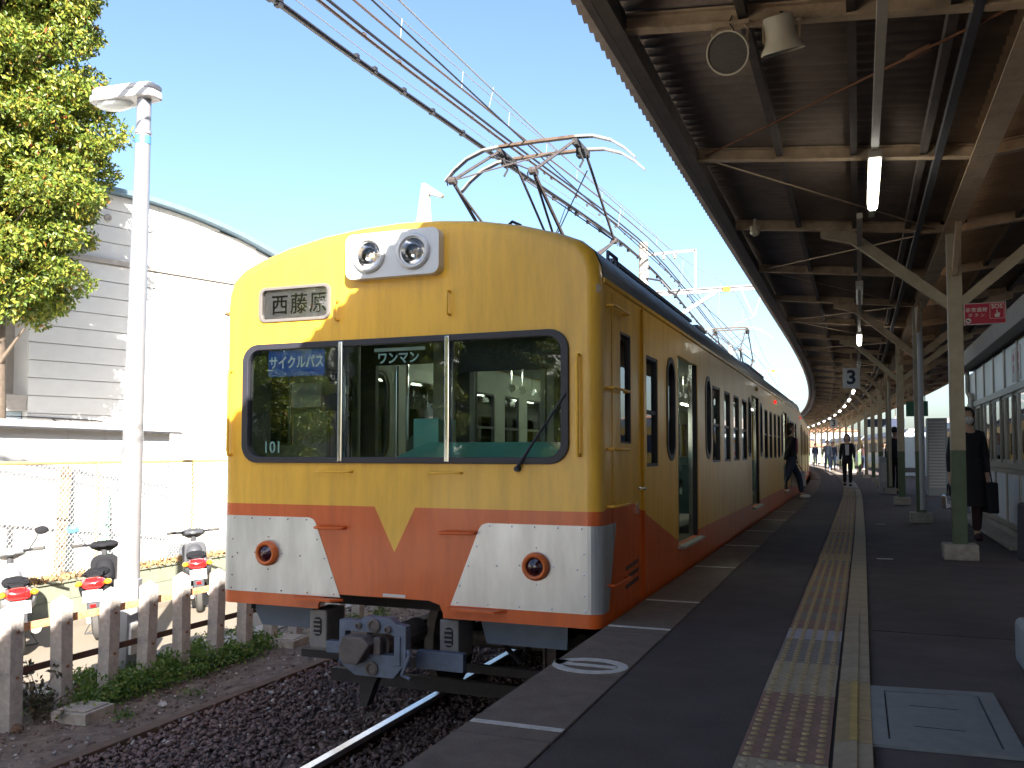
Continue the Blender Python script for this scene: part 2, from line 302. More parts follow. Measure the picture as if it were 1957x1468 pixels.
def text(s, size, m, parent, loc, rot=(PI/2, 0, 0), off=0, ex=.001, name='lettering', sx=1, world=False, spacing=1):
    cu = bpy.data.curves.new(name, 'FONT'); cu.body = s; cu.size = size; cu.align_x = 'CENTER'; cu.align_y = 'CENTER'; cu.offset = off; cu.extrude = ex
    cu.space_character = spacing; cu.resolution_u = 3
    o = bpy.data.objects.new('tmp', cu); COL.objects.link(o); bpy.context.view_layer.update()
    me = bpy.data.meshes.new_from_object(o.evaluated_get(bpy.context.evaluated_depsgraph_get())); bpy.data.objects.remove(o)
    me.materials.clear(); me.materials.append(M[m]); me.name = name
    T = Matrix.Translation(loc) @ (Matrix.Rotation(rot[2], 4, 'Z') @ Matrix.Rotation(rot[1], 4, 'Y') @ Matrix.Rotation(rot[0], 4, 'X')) @ Matrix.Diagonal((sx, 1, 1, 1))
    if world: T = MW[parent.name].inverted() @ T
    me.transform(T); return link(name, me, parent)
def off(y): return -.0012*(y-20)**2 if y > 20 else 0.0          # the line curves left beyond the first car
def strip(name, x0, x1, z, m, ys, parent=None, thick=None, extra=None):
    V = []; F = []
    for y in ys:
        o = off(y) + (extra(y) if extra else 0); V += [(x0+o, y, z), (x1+o, y, z)]
    n = len(ys); F = [(2*i, 2*i+1, 2*i+3, 2*i+2) for i in range(n-1)]
    if thick:
        b = len(V); V += [(p[0], p[1], p[2]-thick) for p in V]
        for i in range(n-1): F += [(b+2*i, b+2*i+2, b+2*i+3, b+2*i+1), (2*i, 2*i+2, b+2*i+2, b+2*i), (2*i+1, b+2*i+1, b+2*i+3, 2*i+3)]
        F += [(0, b, b+1, 1), (2*n-2, 2*n-1, b+2*n-1, b+2*n-2)]
    return npmesh(name, V, F, m, parent)
YS = list(range(-14, 131, 2))
GZ = -1.14

# ------------------------------------------------------------------ ground, road, ballast, rails
o = MB().quad((-700, -500, GZ-.06), (700, -500, GZ-.06), (700, 900, GZ-.06), (-700, 900, GZ-.06)).build('ground', 'ground'); struct(o)
# uneven dirt verge between fence and ballast
def heightfield(name, x0, x1, y0, y1, dx, fn, m):
    xs = np.arange(x0, x1+1e-6, dx); ys = np.arange(y0, y1+1e-6, dx); X, Y = np.meshgrid(xs, ys); Z = fn(X, Y)
    V = np.stack([X, Y, Z], -1).reshape(-1, 3); nx = len(xs); i = np.arange(len(ys)-1)[:, None]*nx+np.arange(nx-1)[None, :]
    F = np.stack([i, i+1, i+nx+1, i+nx], -1).reshape(-1, 4); return struct(npmesh(name, V, F, m, smooth=True))
def wob(X, Y, s): return s*(np.sin(X*5.1+Y*2.3)+np.sin(Y*7.7-X*3.1)+np.sin(X*13.7+Y*11.1)*.6+np.sin(Y*23-X*19)*.35)/3
heightfield('verge', -6.75, -5.2, -2, 40, .08, lambda X, Y: GZ+.0+wob(X, Y, .018), 'ground')
heightfield('trackbed', -5.2, -1.4, -2, 26, .1, lambda X, Y: GZ-.03+wob(X, Y, .02), 'bed')
strip('trackbed_far', -5.2, -1.4, GZ-.035, 'bed', list(range(26, 131, 2)), extra=None); struct(bpy.data.objects['trackbed_far'])
o = MB().box(-9.88, -6.75, -40, 60, GZ-.2, GZ-.01).build('road', 'road'); struct(o)
o = MB().box(-9.87, -7.11, -40, 3.2, GZ-.1, GZ+.004).build('concrete_apron', 'apronc'); struct(o)  # pale slab added out of view to bounce sun onto the train front
o = MB().box(-7.1, -6.78, -40, 60, GZ-.1, GZ+.01).build('road_gutter', 'concrete'); struct(o)
o = MB().box(-60, -10.12, -40, 80, GZ-.2, GZ-.02).build('yard', 'apronc'); struct(o)
for k in range(12):
    if k == 0: eb = thing('ballast_edging', 'long weathered brown edging of boards laid end to end along the ballast', 'edging', (-5.25, -1, GZ))
    MB().box(-5.31, -5.2, -1+2.6*k, 1.585+2.6*k, GZ-.1, GZ+.035).build('board', 'curb', eb, world=True, bevel=.006)
def scatter(name, n, fx, sizes, m, seed=1, mix=None):
    g = np.random.default_rng(seed); base = np.array([(1, 0, 0), (-1, 0, 0), (0, 1, 0), (0, -1, 0), (0, 0, 1), (0, 0, -1)], float)
    tri = np.array([(0, 2, 4), (2, 1, 4), (1, 3, 4), (3, 0, 4), (2, 0, 5), (1, 2, 5), (3, 1, 5), (0, 3, 5)])
    P = fx(g, n); S = g.uniform(*sizes, (n, 1, 1)); B = base[None]*S*g.uniform(.6, 1.3, (n, 6, 1)); B = B+g.normal(0, 1, (n, 6, 3))*S*.22
    q = g.normal(size=(n, 3, 3)); Q, _ = np.linalg.qr(q); V = np.einsum('nij,nkj->nki', Q, B)*np.array([1, 1, .75])+P[:, None, :]
    F = (tri[None]+(np.arange(n)*6)[:, None, None]).reshape(-1, 3)
    idx = np.repeat((g.uniform(size=n) < (mix or 0)).astype(int), 8)
    return stuff(npmesh(name, V.reshape(-1, 3), F, m, idx=idx))
def fbal(g, n):
    y = 2.0+g.beta(1, 2.2, n)*14; x = g.uniform(-5.2, -1.5, n); return np.stack([x, y, np.full(n, GZ-.01)+g.uniform(-.02, .035, n)], -1)
tag(scatter('ballast', 42000, fbal, (.008, .033), ['stone', 'palestone'], 3, .02), 'dark red-brown ballast stones between and beside the rails', 'ballast')
def fver(g, n): return np.stack([g.uniform(-6.7, -5.2, n), g.uniform(3.5, 16, n), np.full(n, GZ+.005)+g.uniform(-.01, .015, n)], -1)
tag(scatter('gravel', 3200, fver, (.006, .022), ['stone', 'palestone'], 5, .22), 'loose grey gravel strewn over the dirt verge', 'gravel')
o = MB(); 
for k in range(46):
    y = .2+.62*k; a = -2.93+off(y); o.box(a-1.0, a+1.0, y, y+.22, GZ-.12, GZ+.0)
tag(stuff(o.build('sleepers', 'curb')), 'dark timber sleepers under the rails', 'sleepers')
def rail(x, side):
    t = thing('rail', f'steel running rail with a bright worn head, {side}', 'rail', (x, 0, GZ)); ys = list(range(-14, 20, 6))+list(range(20, 121, 3))
    for nm, w, z0, z1, m in (('railhead', .065, -1.075, -1.035, 'rail'), ('web', .018, -1.14, -1.075, 'railside'), ('rail_foot', .12, -1.16, -1.14, 'railside')):
        mb = MB(); V = []
        for y in ys: c = x+off(y); V += [(c-w/2, y, z0), (c+w/2, y, z0), (c+w/2, y, z1), (c-w/2, y, z1)]
        F = [(4*i+a, 4*i+(a+1) % 4, 4*i+4+(a+1) % 4, 4*i+4+a) for i in range(len(ys)-1) for a in range(4)]
        mb._add(V, F+[(0, 1, 2, 3)]); mb.build(nm, m, t, world=True)
rail(-3.46, 'the one farther from the platform'); rail(-2.40, 'the one hidden close under the platform edge')

# ------------------------------------------------------------------ platform
PX1 = 3.45
o = strip('platform', -1.40, PX1, -.005, 'asphalt', YS, thick=1.3); struct(o)
strip('platform_surface', -1.05, -.409, 0, 'asphalt2', YS, o)
co = o
for k in range(38):
    y = -1.9+1.0*k; a = off(y); b = off(y+1)
    mb = MB(); e = .006
    mb._add([(-1.45+a, y+e, -.16), (-1.06+a, y+e, -.16), (-1.06+b, y+1-e, -.16), (-1.45+b, y+1-e, -.16), (-1.45+a, y+e, .004), (-1.06+a, y+e, .004), (-1.06+b, y+1-e, .004), (-1.45+b, y+1-e, .004)],
            [(0, 3, 2, 1), (4, 5, 6, 7), (0, 1, 5, 4), (1, 2, 6, 5), (2, 3, 7, 6), (3, 0, 4, 7)])
    mb.build('coping_block', 'coping', co, bevel=.004, seg=1)
strip('coping_far', -1.45, -1.06, .004, 'coping', list(range(36, 131, 2)), co, thick=.16)
# painted marks
for y in (3.22, 5.27, 6.29, 8.3, 10.3, 12.3, 14.4, 16.4): 
    MB().box(-1.44, -1.06, y, y+.035, .004, .0075).build('painted_line', 'whiteline', co)
mb = MB(); out = [(-1.255+.19*math.cos(a), 4.26+.155*math.sin(a)) for a in np.linspace(0, 2*PI, 33)[:-1]]; inn = [(-1.255+.14*math.cos(a), 4.26+.10*math.sin(a)) for a in np.linspace(0, 2*PI, 33)[:-1]]
ring(mb, out, inn, .004, .0078, 'z'); mb.box(-1.385, -1.125, 4.245, 4.285, .004, .0078); mb.box(-1.452, -1.43, 4.28, 4.33, .004, .0078)
mb._add([(-1.45, 4.27, .0078), (-1.40, 4.22, .0078), (-1.38, 4.33, .0078), (-1.45, 4.33, .0078)], [(0, 1, 2, 3)])
mb.build('painted_symbol', 'whiteline', co)
# tactile paving
def tilemesh(dots, m1, m2):
    mb = MB(); 
    if dots:
        mb.box(-.148, .148, -.148, .148, 0, .012); mb.cur = 1
        for i in range(5):
            for j in range(5): mb.lathe([(.0165, .0121), (.0135, .0155), (.008, .0175)], (-.12+.06*i, -.12+.06*j, 0), n=8)
    else:
        mb.box(-.064, .064, -.148, .148, 0, .012); mb.cur = 1; mb.box(-.013, .013, -.148, .148, .0121, .019)
    oo = mb.build('tmp', [m1, m2]); me = oo.data; bpy.data.objects.remove(oo); return me
TM = {k: tilemesh(True, a, b) for k, (a, b) in dict(c=('tcream', 'tcream'), p=('tpink', 'tyel'), w=('tcream', 'tyel'), g=('tgrey', 'tyel'), l=('tlav', 'tyel'), y=('tyel', 'tyel')).items()}
NM = {k: tilemesh(False, a, b) for k, (a, b) in dict(c=('tcream', 'tcream'), y=('tyel', 'tbar'), g=('tgrey', 'tcream')).items()}
seq = 'ccccppp'+'wwggl'+'pgpgpgpgpppgyypgpgppgppypgpgppgpgpypgpgppgpgpppg'*2
y = 1.98; k = 0
while y < 27:
    i = seq[k]; a = off(y)+.004*max(0, min(y-4, 8)); sl = -.0024*max(0, y-20)
    if True:
        t = link('tactile_tile', TM[i], co); t.location = (-.26+a, y+.15, 0); t.rotation_euler.z = -sl
        t = link('tactile_tile', NM['y' if 3.2 < y < 4.2 else 'c'], co); t.location = (-.035+a, y+.15, 0); t.rotation_euler.z = -sl
    y += .3; k += 1
strip('tactile_far', -.375, .06, .012, 'tgrey', [27, 29, 31]+list(range(33, 131, 2)), co, thick=.02)
strip('tactile_bar', .0, .03, .018, 'tcream', [27, 29, 31]+list(range(33, 131, 2)), co, thick=.02)
strip('tile_joint', -.108, -.102, .006, 'matt', list(range(-2, 28)), co)
# manhole: frame, recessed lid
mh = thing('manhole_cover', 'grey rectangular inspection cover set in the platform beside the tactile strip', 'manhole cover', (.27, 3.95, 0))
mb = MB(); ring(mb, [(.03, 3.50), (.53, 3.53), (.53, 4.42), (.03, 4.36)], [(.085, 3.58), (.465, 3.60), (.465, 4.34), (.085, 4.29)], -.004, .008, 'z'); mb.build('cover_frame', 'manhole', mh, world=True)
MB().prism([(.091, 3.587), (.459, 3.607), (.459, 4.333), (.091, 4.283)], -.03, .006, 'z').build('lid', 'manhole', mh, world=True, bevel=.002, seg=1)
for yy in (3.78, 4.08): MB().box(.18, .36, yy, yy+.006, .0061, .0068).build('lifting_slot', 'matt', mh, world=True)
MB().box(.1, .45, 3.5, 4.4, -.05, -.031).build('cover_pit', 'matt', mh, world=True)
MB().box(.06, 1.6, 5.75, 9.3, -.004, -.001).build('asphalt_patch', 'asphalt2', co)
for (a, b, c) in ((.15, 9.6, .5), (.22, 14.2, .4)): MB().box(a, a+c*.3, b, b+.05, -.004, .0).build('worn_mark', 'whiteline', co)

# ------------------------------------------------------------------ train
HP = [(1.44, -.03), (1.44, 1.2), (1.44, 2.13), (1.428, 2.24), (1.385, 2.34), (1.30, 2.412), (1.15, 2.475), (.9, 2.548), (.6, 2.605), (.3, 2.636), (0, 2.648)]
PROF = HP+[(-x, z) for x, z in HP[-2::-1]]           # right bottom, over the roof, left bottom
def inset(pts, d):
    out = []; n = len(pts)
    for i, (x, z) in enumerate(pts):
        a = pts[max(i-1, 0)]; b = pts[min(i+1, n-1)]; tx, tz = b[0]-a[0], b[1]-a[1]; l = math.hypot(tx, tz)
        nx, nz = tz/l, -tx/l
        if i in (0, n-1): nz = 0; nx = 1 if i == 0 else -1
        out.append((x-nx*d, z-nz*d))
    return out
# openings of one side (y along the car, z)
DOORS = [(2.53, 3.58), (8.35, 9.40), (14.30, 15.35)]
SIDEW = [(1.29, 1.70), (4.53, 5.12), (5.46, 5.99), (6.30, 6.86), (7.17, 7.76), (10.28, 10.88), (11.19, 11.74), (12.05, 12.60), (12.93, 13.52), (16.2, 16.8), (17.1, 17.7), (18.0, 18.6)]
OVALS = [(2.05, 2.40), (4.06, 4.41), (7.90, 8.24), (9.56, 9.90), (13.80, 14.14), (15.5, 15.84)]
CABW = (.50, .80, 1.12, 1.88)
def rect(a, b, c, d): return [(a, c), (b, c), (b, d), (a, d)]
def make_car(t, full=True):
    L = 20.0; r = .085
    # front plate with windscreen hole and coupler cut-out
    fp = inset(PROF, r); bot = [(-.60, -.03), (-.60, .0), (-.57, .055), (-.50, .078), (.26, .078), (.34, .055), (.365, 0), (.365, -.03)]
    WS = rrect(-1.235, 1.215, 1.0, 1.825, .12)
    plate(fp+[(-p[0], p[1]) for p in []]+[(x-.0, z) for x, z in bot], [WS, rrect(-1.11, -.53, 2.015, 2.24, .05)], 0, .03, 'y', 'front_panel', 'front', t)
    mb = MB(); N = 7; V = []
    for k in range(N+1):
        a = PI/2*k/N; d = r*(1-math.sin(a)); V += [(x, r*(1-math.cos(a)), z) for x, z in inset(PROF, d)]
    n = len(PROF); mb._add(V, [(k*n+i, k*n+i+1, (k+1)*n+i+1, (k+1)*n+i) for k in range(N) for i in range(n-1)])
    mb.build('front_edge', 'front', t, smooth=True, fixn=True)
    mb = MB(); mb.box(-1.3, 1.3, .05, .09, -.03, -.0); 
    # sides
    for s in (1, -1):
        holes = [rect(a, b, .95, 1.80) for a, b in SIDEW]+[rect(a, b, .24, 1.925) for a, b in DOORS]+[rrect(a, b, 1.0, 1.86, .165) for a, b in OVALS]+[rect(*CABW)]
        plate([(r, -.03), (L, -.03), (L, 2.13), (r, 2.13)], holes, s*1.44, s*1.395, 'x', 'side_panel', 'side', t)
        x0, x1 = s*1.44, s*1.395
        plate([(r+.02, .2), (L-.1, .2), (L-.1, 2.1), (r+.02, 2.1)], holes, s*1.3945, s*1.388, 'x', 'side_lining', 'cream', t) if True else None
        mb = MB(); mb.prism([(x0, 2.13), (s*1.452, 2.14), (s*1.452, 2.165), (x0, 2.17)], r, L, 'y'); mb.build('rain_gutter', 'side', t)
        # windows
        for a, b in SIDEW:
            mb = MB(); ring(mb, rect(a, b, .95, 1.80), rect(a+.022, b-.022, .975, 1.775), s*1.435, s*1.395, 'x'); mb.box(min(s*1.40, s*1.425), max(s*1.40, s*1.425), a+.02, b-.02, 1.355, 1.385)
            w = mb.build('window', 'darkgrey', t); MB().box(min(s*1.408, s*1.412), max(s*1.408, s*1.412), a+.02, b-.02, .97, 1.78).build('pane', 'glass', w)
        for a, b in OVALS:
            mb = MB(); ring(mb, rrect(a-.012, b+.012, .988, 1.872, .175), rrect(a+.035, b-.035, 1.035, 1.825, .135), s*1.448, s*1.40, 'x')
            w = mb.build('pocket_window', 'black', t); MB().prism(rrect(a+.03, b-.03, 1.03, 1.83, .14), s*1.418, s*1.422, 'x').build('pane', 'glass', w)
        a, b, c, d = CABW
        mb = MB(); ring(mb, rect(a, b, c, d), rect(a+.015, b-.015, c+.015, d-.015), s*1.438, s*1.40, 'x')
        w = mb.build('cab_door_window', 'darkgrey', t); MB().box(min(s*1.415, s*1.418), max(s*1.415, s*1.418), a, b, c, d).build('pane', 'glass', w)
        for i, (a, b) in enumerate(DOORS):
            MB().prism([(s*1.40, .21), (s*1.50, .215), (s*1.50, .235), (s*1.40, .24)], a-.03, b+.03, 'y').build('door_step', 'cabgrey', t)
            dw = b-a
            if s == 1: e = a-dw*.86      # slid open into its pocket; only its edge shows
            else: e = a
            mb = MB(); hw = [rrect(e+.22, e+dw-.22, 1.0, 1.80, .12)]
            dl = plate(rect(e, e+dw, .24, 1.925), hw, s*1.385, s*1.36, 'x', 'sliding_door', 'cabgrey', t)
            MB().prism(rrect(e+.2, e+dw-.2, .99, 1.81, .12), s*1.371, s*1.374, 'x').build('door_pane', 'glass', dl)
            if s == 1: MB().box(1.365, 1.432, b-.02, b-.001, .24, 1.925).build('door_seal', 'black', t); MB().box(1.36, 1.40, b-.09, b-.02, .24, 1.925).build('door_jamb', 'chrome', t)
    # roof
    mb = MB(); pr = [p for p in PROF if p[1] >= 2.13]; n = len(pr); ys = [r+.02, L-.02]; lift = .004
    V = [(x*1.001, yy, z+lift) for yy in ys for x, z in pr]; mb._add(V, [(i, i+1, n+i+1, n+i) for i in range(n-1)])
    mb.prism(inset(pr, .05), .12, L-.02, 'y'); mb.build('roof', 'canvas', t, smooth=True)
    mb = MB(); mb.box(-1.39, 1.39, L-.06, L-.0, -.03, 2.2); mb.build('rear_wall', 'side', t)
    for s in (1, -1): # long running boards and rain strips on the roof
        for a, b in ((1.2, 4.8), (5.2, 5.9)): MB().box(s*1.02-.09, s*1.02+.09, a+.4, b+.4, 2.60, 2.63).build('roof_walkway', 'canvas', t)
    for a, b, w in ((5.9, 8.4, .85), (9.2, 11.6, .85), (12.0, 14.9, 1.0)):
        u = MB(); pr2 = [(-w, 2.50), (-w, 2.74), (-w+.12, 2.80), (w-.12, 2.80), (w, 2.74), (w, 2.50)]
        u.prism(pr2, a, b, 'y'); u = u.build('roof_unit', 'canvas', t, bevel=.02)
        for k in range(9): MB().box(w, w+.008, a+.2+k*(b-a-.4)/9, a+.2+(k+.6)*(b-a-.4)/9, 2.56, 2.70).build('grille', 'matt', u)
    mb = MB(); mb.tube([(1.25, .9, 2.42), (1.25, .9, 2.52), (1.25, 1.15, 2.52), (1.25, 1.15, 2.42)], .014, 6); mb.build('roof_grab', 'canvas', t)
    # interior
    mb = MB(); mb.box(-1.36, 1.36, .1, L-.1, .16, .21); mb.build('car_floor', 'floor', t)
    mb = MB(); mb.box(-1.34, 1.34, 1.85, L-.1, 2.10, 2.14); mb.build('ceiling', 'cream', t)
    MB().box(-1.34, 1.34, .12, 1.85, 2.10, 2.14).build('cab_ceiling', 'darkgrey', t)
    for s in (1, -1):
        mb = MB()
        for a, b in ((4.0, 8.0), (9.8, 13.9), (15.8, 19.6)): mb.box(min(s*.85, s*1.34), max(s*.85, s*1.34), a, b, .42, .62); mb.box(min(s*1.2, s*1.34), max(s*1.2, s*1.34), a, b, .62, .93)
        mb.build('bench_seat', 'seat', t)
        for yy in (3.0, 5.6, 8.2, 10.8, 13.4, 16.0): MB().tube([(s*.55, yy, 2.085), (s*.55, yy+1.15, 2.085)], .018, 6).build('light_tube', 'tube2', t)
        for a in (2.45, 3.66, 8.28, 9.48, 14.22, 15.42): MB().tube([(s*1.22, a, .22), (s*1.22, a, 2.1)], .016, 6).build('grab_pole', 'chrome', t)
        for yy in np.arange(4.2, 8, .35): mb = MB(); mb.tube([(s*.8, yy, 2.05), (s*.8, yy, 1.85)], .008, 4); mb.lathe([(.05, -.006), (.05, .006)], (s*.8, yy, 1.80), (0, 1, 0), 8); mb.build('hand_strap', 'chrome', t)
    # bulkhead behind the cab, with door and window openings
    plate([(-1.36, .2), (1.36, .2), (1.36, 2.12), (-1.36, 2.12)], [rect(-1.2, -.42, 1.0, 1.86), rect(-.20, .42, .25, 1.95), rect(.60, 1.24, 1.0, 1.86)], 1.80, 1.85, 'y', 'bulkhead', 'darkgrey', t)
    mb = MB(); ring(mb, rect(-.24, .46, .22, 1.99), rect(-.20, .42, .24, 1.95), 1.77, 1.80, 'y'); mb.box(.50, .56, 1.70, 1.80, .2, 2.1); mb.box(.76, .79, 1.5, 1.53, .2, 2.1); mb.box(.84, .865, 1.5, 1.53, .2, 2.1); mb.box(-.56, -.44, 1.70, 1.795, .2, 2.1)
    mb.build('cab_pillars', 'cabgrey', t)
    # desk and driver's gear
    mb = MB(); mb._add([(-.25, .12, .95), (1.3, .12, .95), (1.3, .62, .95), (-.25, .62, .95), (.1, .28, 1.13), (1.0, .28, 1.13), (1.0, .62, 1.13), (.1, .62, 1.13), (-.25, .12, .4), (1.3, .12, .4), (1.3, .62, .4), (-.25, .62, .4)],
            [(0, 1, 5, 4), (1, 2, 6, 5), (2, 3, 7, 6), (3, 0, 4, 7), (4, 5, 6, 7), (8, 11, 10, 9), (0, 8, 9, 1), (1, 9, 10, 2), (2, 10, 11, 3), (3, 11, 8, 0)])
    mb.box(-.02, .18, .3, .6, 1.08, 1.30); mb.build('cab_desk', 'teal', t, bevel=.01)
    mb = MB(); mb.box(-1.30, -.55, .15, .5, .3, 1.02); mb.box(-1.34, -1.05, .7, 1.1, 1.42, 1.62); mb.build('driver_console', 'cabgrey', t, bevel=.01)
    mb = MB(); mb.box(-1.0, -.82, .62, .8, 1.38, 1.52); mb.box(-.95, -.9, .68, .72, .9, 1.4); mb.build('cab_monitor', 'matt', t)
    mb = MB(); mb.box(-.62, -.28, .95, 1.35, .55, .63); mb.prism([(-.62, .63), (-.28, .63), (-.30, 1.16), (-.36, 1.22), (-.54, 1.22), (-.60, 1.16)], 1.3, 1.38, 'y'); mb.box(-.48, -.42, 1.1, 1.16, .2, .55); mb.build('driver_seat', 'seat', t, bevel=.01)
    mb = MB(); mb.box(-1.26, 1.24, .10, .12, 1.62, 1.86) if False else None
    mb.box(.42, 1.22, .10, .115, 1.60, 1.84); mb.build('sun_blind', 'matt', t)
    # windscreen frame, panes, chrome dividers
    mb = MB(); ring(mb, rrect(-1.257, 1.24, .985, 1.842, .13), rrect(-1.205, 1.188, 1.028, 1.80, .095), -.022, .035, 'y'); wf = mb.build('windscreen_frame', 'black', t, bevel=.006)
    for a, b in ((-1.21, -.43), (-.41, .39), (.41, 1.19)): MB().box(a, b, .008, .013, 1.02, 1.805).build('windscreen_pane', 'glassf', wf)
    for x in (-.42, .40): MB().box(x-.017, x+.017, -.032, .02, .995, 1.832).build('divider', 'chrome', wf, bevel=.006)
    if not full: return
    # destination blind
    mb = MB(); ring(mb, rrect(-1.125, -.515, 2.0, 2.255, .055), rrect(-1.10, -.54, 2.022, 2.233, .04), -.014, .03, 'y'); f = mb.build('destination_display', 'frame', t, bevel=.004)
    MB().box(-1.11, -.53, .022, .03, 2.01, 2.245).build('roll_sign', 'signbox', f); MB().box(-1.105, -.535, .002, .006, 2.018, 2.238).build('sign_glass', 'lens', f)
    text('西藤原', .158, 'signtext', f, (-.80, .0185, 2.118), off=.0008, spacing=1.18, sx=.95)
    # headlight casing
    hb = plate(rrect(-.352, .362, 2.248, 2.558, .055), [[(cx+.105*math.cos(a), 2.405+.105*math.sin(a)) for a in np.linspace(0, 2*PI, 25)[:-1]] for cx in (-.165, .175)], -.078, -.068, 'y', 'headlight_casing', 'lamphouse', t)
    mb = MB(); ring(mb, rrect(-.352, .362, 2.248, 2.558, .055), rrect(-.345, .355, 2.255, 2.551, .05), -.07, .01, 'y'); mb.build('casing_side', 'lamphouse', hb)
    for cx in (-.165, .175):
        c = (cx, -.078, 2.405); ax = (0, -1, 0)
        h = MB().lathe([(.105, -.01), (.122, .0), (.124, .014), (.112, .026), (.10, .026), (.096, .012), (.088, .008)], c, ax, 32, cap=(0, 0)).build('headlight', 'lamphouse', t, smooth=True, fixn=False)
        MB().lathe([(.090, .010), (.078, -.02), (.05, -.05), (.022, -.062), (.0, -.064)], c, ax, 24, cap=(0, 0)).build('reflector', 'chrome', h, smooth=True, fixn=False)
        MB().lathe([(.0, -.02), (.018, -.022), (.022, -.035), (.018, -.05)], c, ax, 12).build('bulb', 'ivory', h, smooth=True)
        MB().lathe([(.0, .022), (.05, .018), (.089, .008)], c, ax, 24, cap=(0, 0)).build('lens', 'lens', h, smooth=True)
        mb = MB()
        for k in range(6): a = R(60*k+20); mb.lathe([(.005, 0), (.004, .004)], (cx+.115*math.cos(a), -.095, 2.405+.115*math.sin(a)), ax, 6)
        mb.build('screws', 'chrome', h)
    # silver corner plates wrapping round to the side
    for s in (-1, 1):
        pl = [(s*.42, .058), (s*.625, .565), (s*.645, .59), (s*.68, .602), (s*1.355, .602), (s*1.355, .058)]
        mb = MB(); mb.prism(pl, -.004, .0, 'y'); V = []; zz = (.058, .602); N = 6
        for k in range(N+1):
            a = PI/2*k/N; rr = r+.004; V += [(s*(1.355+rr*math.sin(a)), r-rr*math.cos(a), z) for z in zz]
        V += [(s*1.444, .17, zz[0]), (s*1.444, .36, zz[1])]
        mb._add(V, [(2*i, 2*i+2, 2*i+3, 2*i+1) for i in range(N+1)]); p = mb.build('corner_plate', 'silver', t)
        mb = MB()
        for i in range(5): mb.ball((s*(.46+.218*i+.01), -.004, .078), .007, 6, 4); mb.ball((s*(.70+.155*i), -.004, .585), .007, 6, 4)
        for i in range(3): mb.ball((s*1.335, -.004, .17+.13*i), .007, 6, 4); mb.ball((s*(.47+.06*i+.02), -.004, .19+.13*i), .007, 6, 4)
        for a in (0, 90, 180, 270): mb.ball((s*1.02+.115*math.cos(R(a)), -.004, .34+.115*math.sin(R(a))), .007, 6, 4)
        for q in (-.27, .27): mb.ball((s*1.02+q, -.004, .33), .007, 6, 4)
        stuff(mb.build('rivets', 'chrome', p))
        c = (s*1.02, -.004, .34)
        l = MB().lathe([(.088, 0), (.09, .02), (.085, .04), (.072, .05), (.060, .045), (.056, .03)], c, (0, -1, 0), 32, cap=(1, 0)).build('tail_light', 'tailring', t, smooth=True, fixn=False)
        MB().lathe([(.0, .062), (.02, .057), (.057, .034), (.058, .02)], c, (0, -1, 0), 12).build('tail_lens', 'taillens', l)
        # foot steps and grips low on the front
        MB().prism([(s*.46, -.075), (s*.76, -.075), (s*.82, 0), (s*.40, 0)] if s > 0 else [(-.82+.03, 0), (-.76, -.075), (-.46, -.075), (-.40, 0)], .035, .05, 'z').build('foot_step', 'red', t)
    def grip(p, q, out, r_, m, nm='grab_handle'):
        p = Vector(p); q = Vector(q); o_ = Vector(out); MB().tube([p, p+o_*.85, p+o_+(q-p)*.06, q+o_-(q-p)*.06, q+o_*.85, q], r_, 8).build(nm, m, t, smooth=True)
    grip((-.60, 0, .538), (-.38, 0, .538), (0, -.06, 0), .010, 'red'); grip((.36, 0, .532), (.60, 0, .535), (0, -.06, 0), .010, 'red')
    grip((-.60, 0, .926), (-.33, 0, .926), (0, -.05, 0), .007, 'yellow'); grip((.26, 0, .924), (.50, 0, .924), (0, -.05, 0), .007, 'yellow')
    grip((-.455, 0, 1.985), (-.455, 0, 2.12), (0, -.05, 0), .008, 'yellow'); grip((.41, 0, 1.975), (.41, 0, 2.13), (0, -.05, 0), .008, 'yellow')
    grip((1.305, 0, 1.04), (1.305, 0, 1.67), (0, -.045, 0), .011, 'yellow', 'handrail'); grip((-1.36, 0, 1.04), (-1.36, 0, 1.66), (0, -.045, 0), .011, 'yellow', 'handrail')
    mb = MB(); mb.tube([(-1.47, .12, 2.10), (-1.45, .0, 2.10)], .02, 8); mb.lathe([(.022, 0), (.03, .03)], (1.40, .05, 2.09), (.5, -1, 0), 8); mb.build('side_lamp', 'ivory', t)
    # wiper
    mb = MB(); mb.lathe([(.022, 0), (.018, .035)], (.895, 0, .955), (0, -1, 0), 12); mb.tube([(.895, -.03, .955), (1.03, -.035, 1.15), (1.09, -.03, 1.24)], [.012, .009, .006], 6); mb.tube([(1.005, -.026, 1.115), (1.225, -.022, 1.43)], .008, 5)
    mb.build('wiper', 'black', t)
    # signs behind the glass
    s1 = MB().prism(rrect(-1.055, -.578, 1.605, 1.795, .012), .018, .024, 'y').build('bicycle_pass_sign', 'signblue', t); text('サイクルパス', .098, 'signtextw', s1, (-.815, .0175, 1.70), off=.0022, sx=.80)
    text('ワンマン', .088, 'palegreen', t, (.012, .0145, 1.70), off=.002, sx=.92, name='one_man_lettering')
    mb = MB(); mb.box(-.175, .215, .016, .022, 1.752, 1.775); mb.build('sign_strip', 'cabgrey', t)
    text('101', .115, 'palegreen', t, (-1.01, .0145, 1.093), off=.002, sx=.95, name='car_number')
    mb = MB(); mb.box(-1.36, -.0, .07, .08, -.0, .0)
    MB().box(-.085, .085, -.003, 0, .085, .105).build('white_label', 'signw', t)
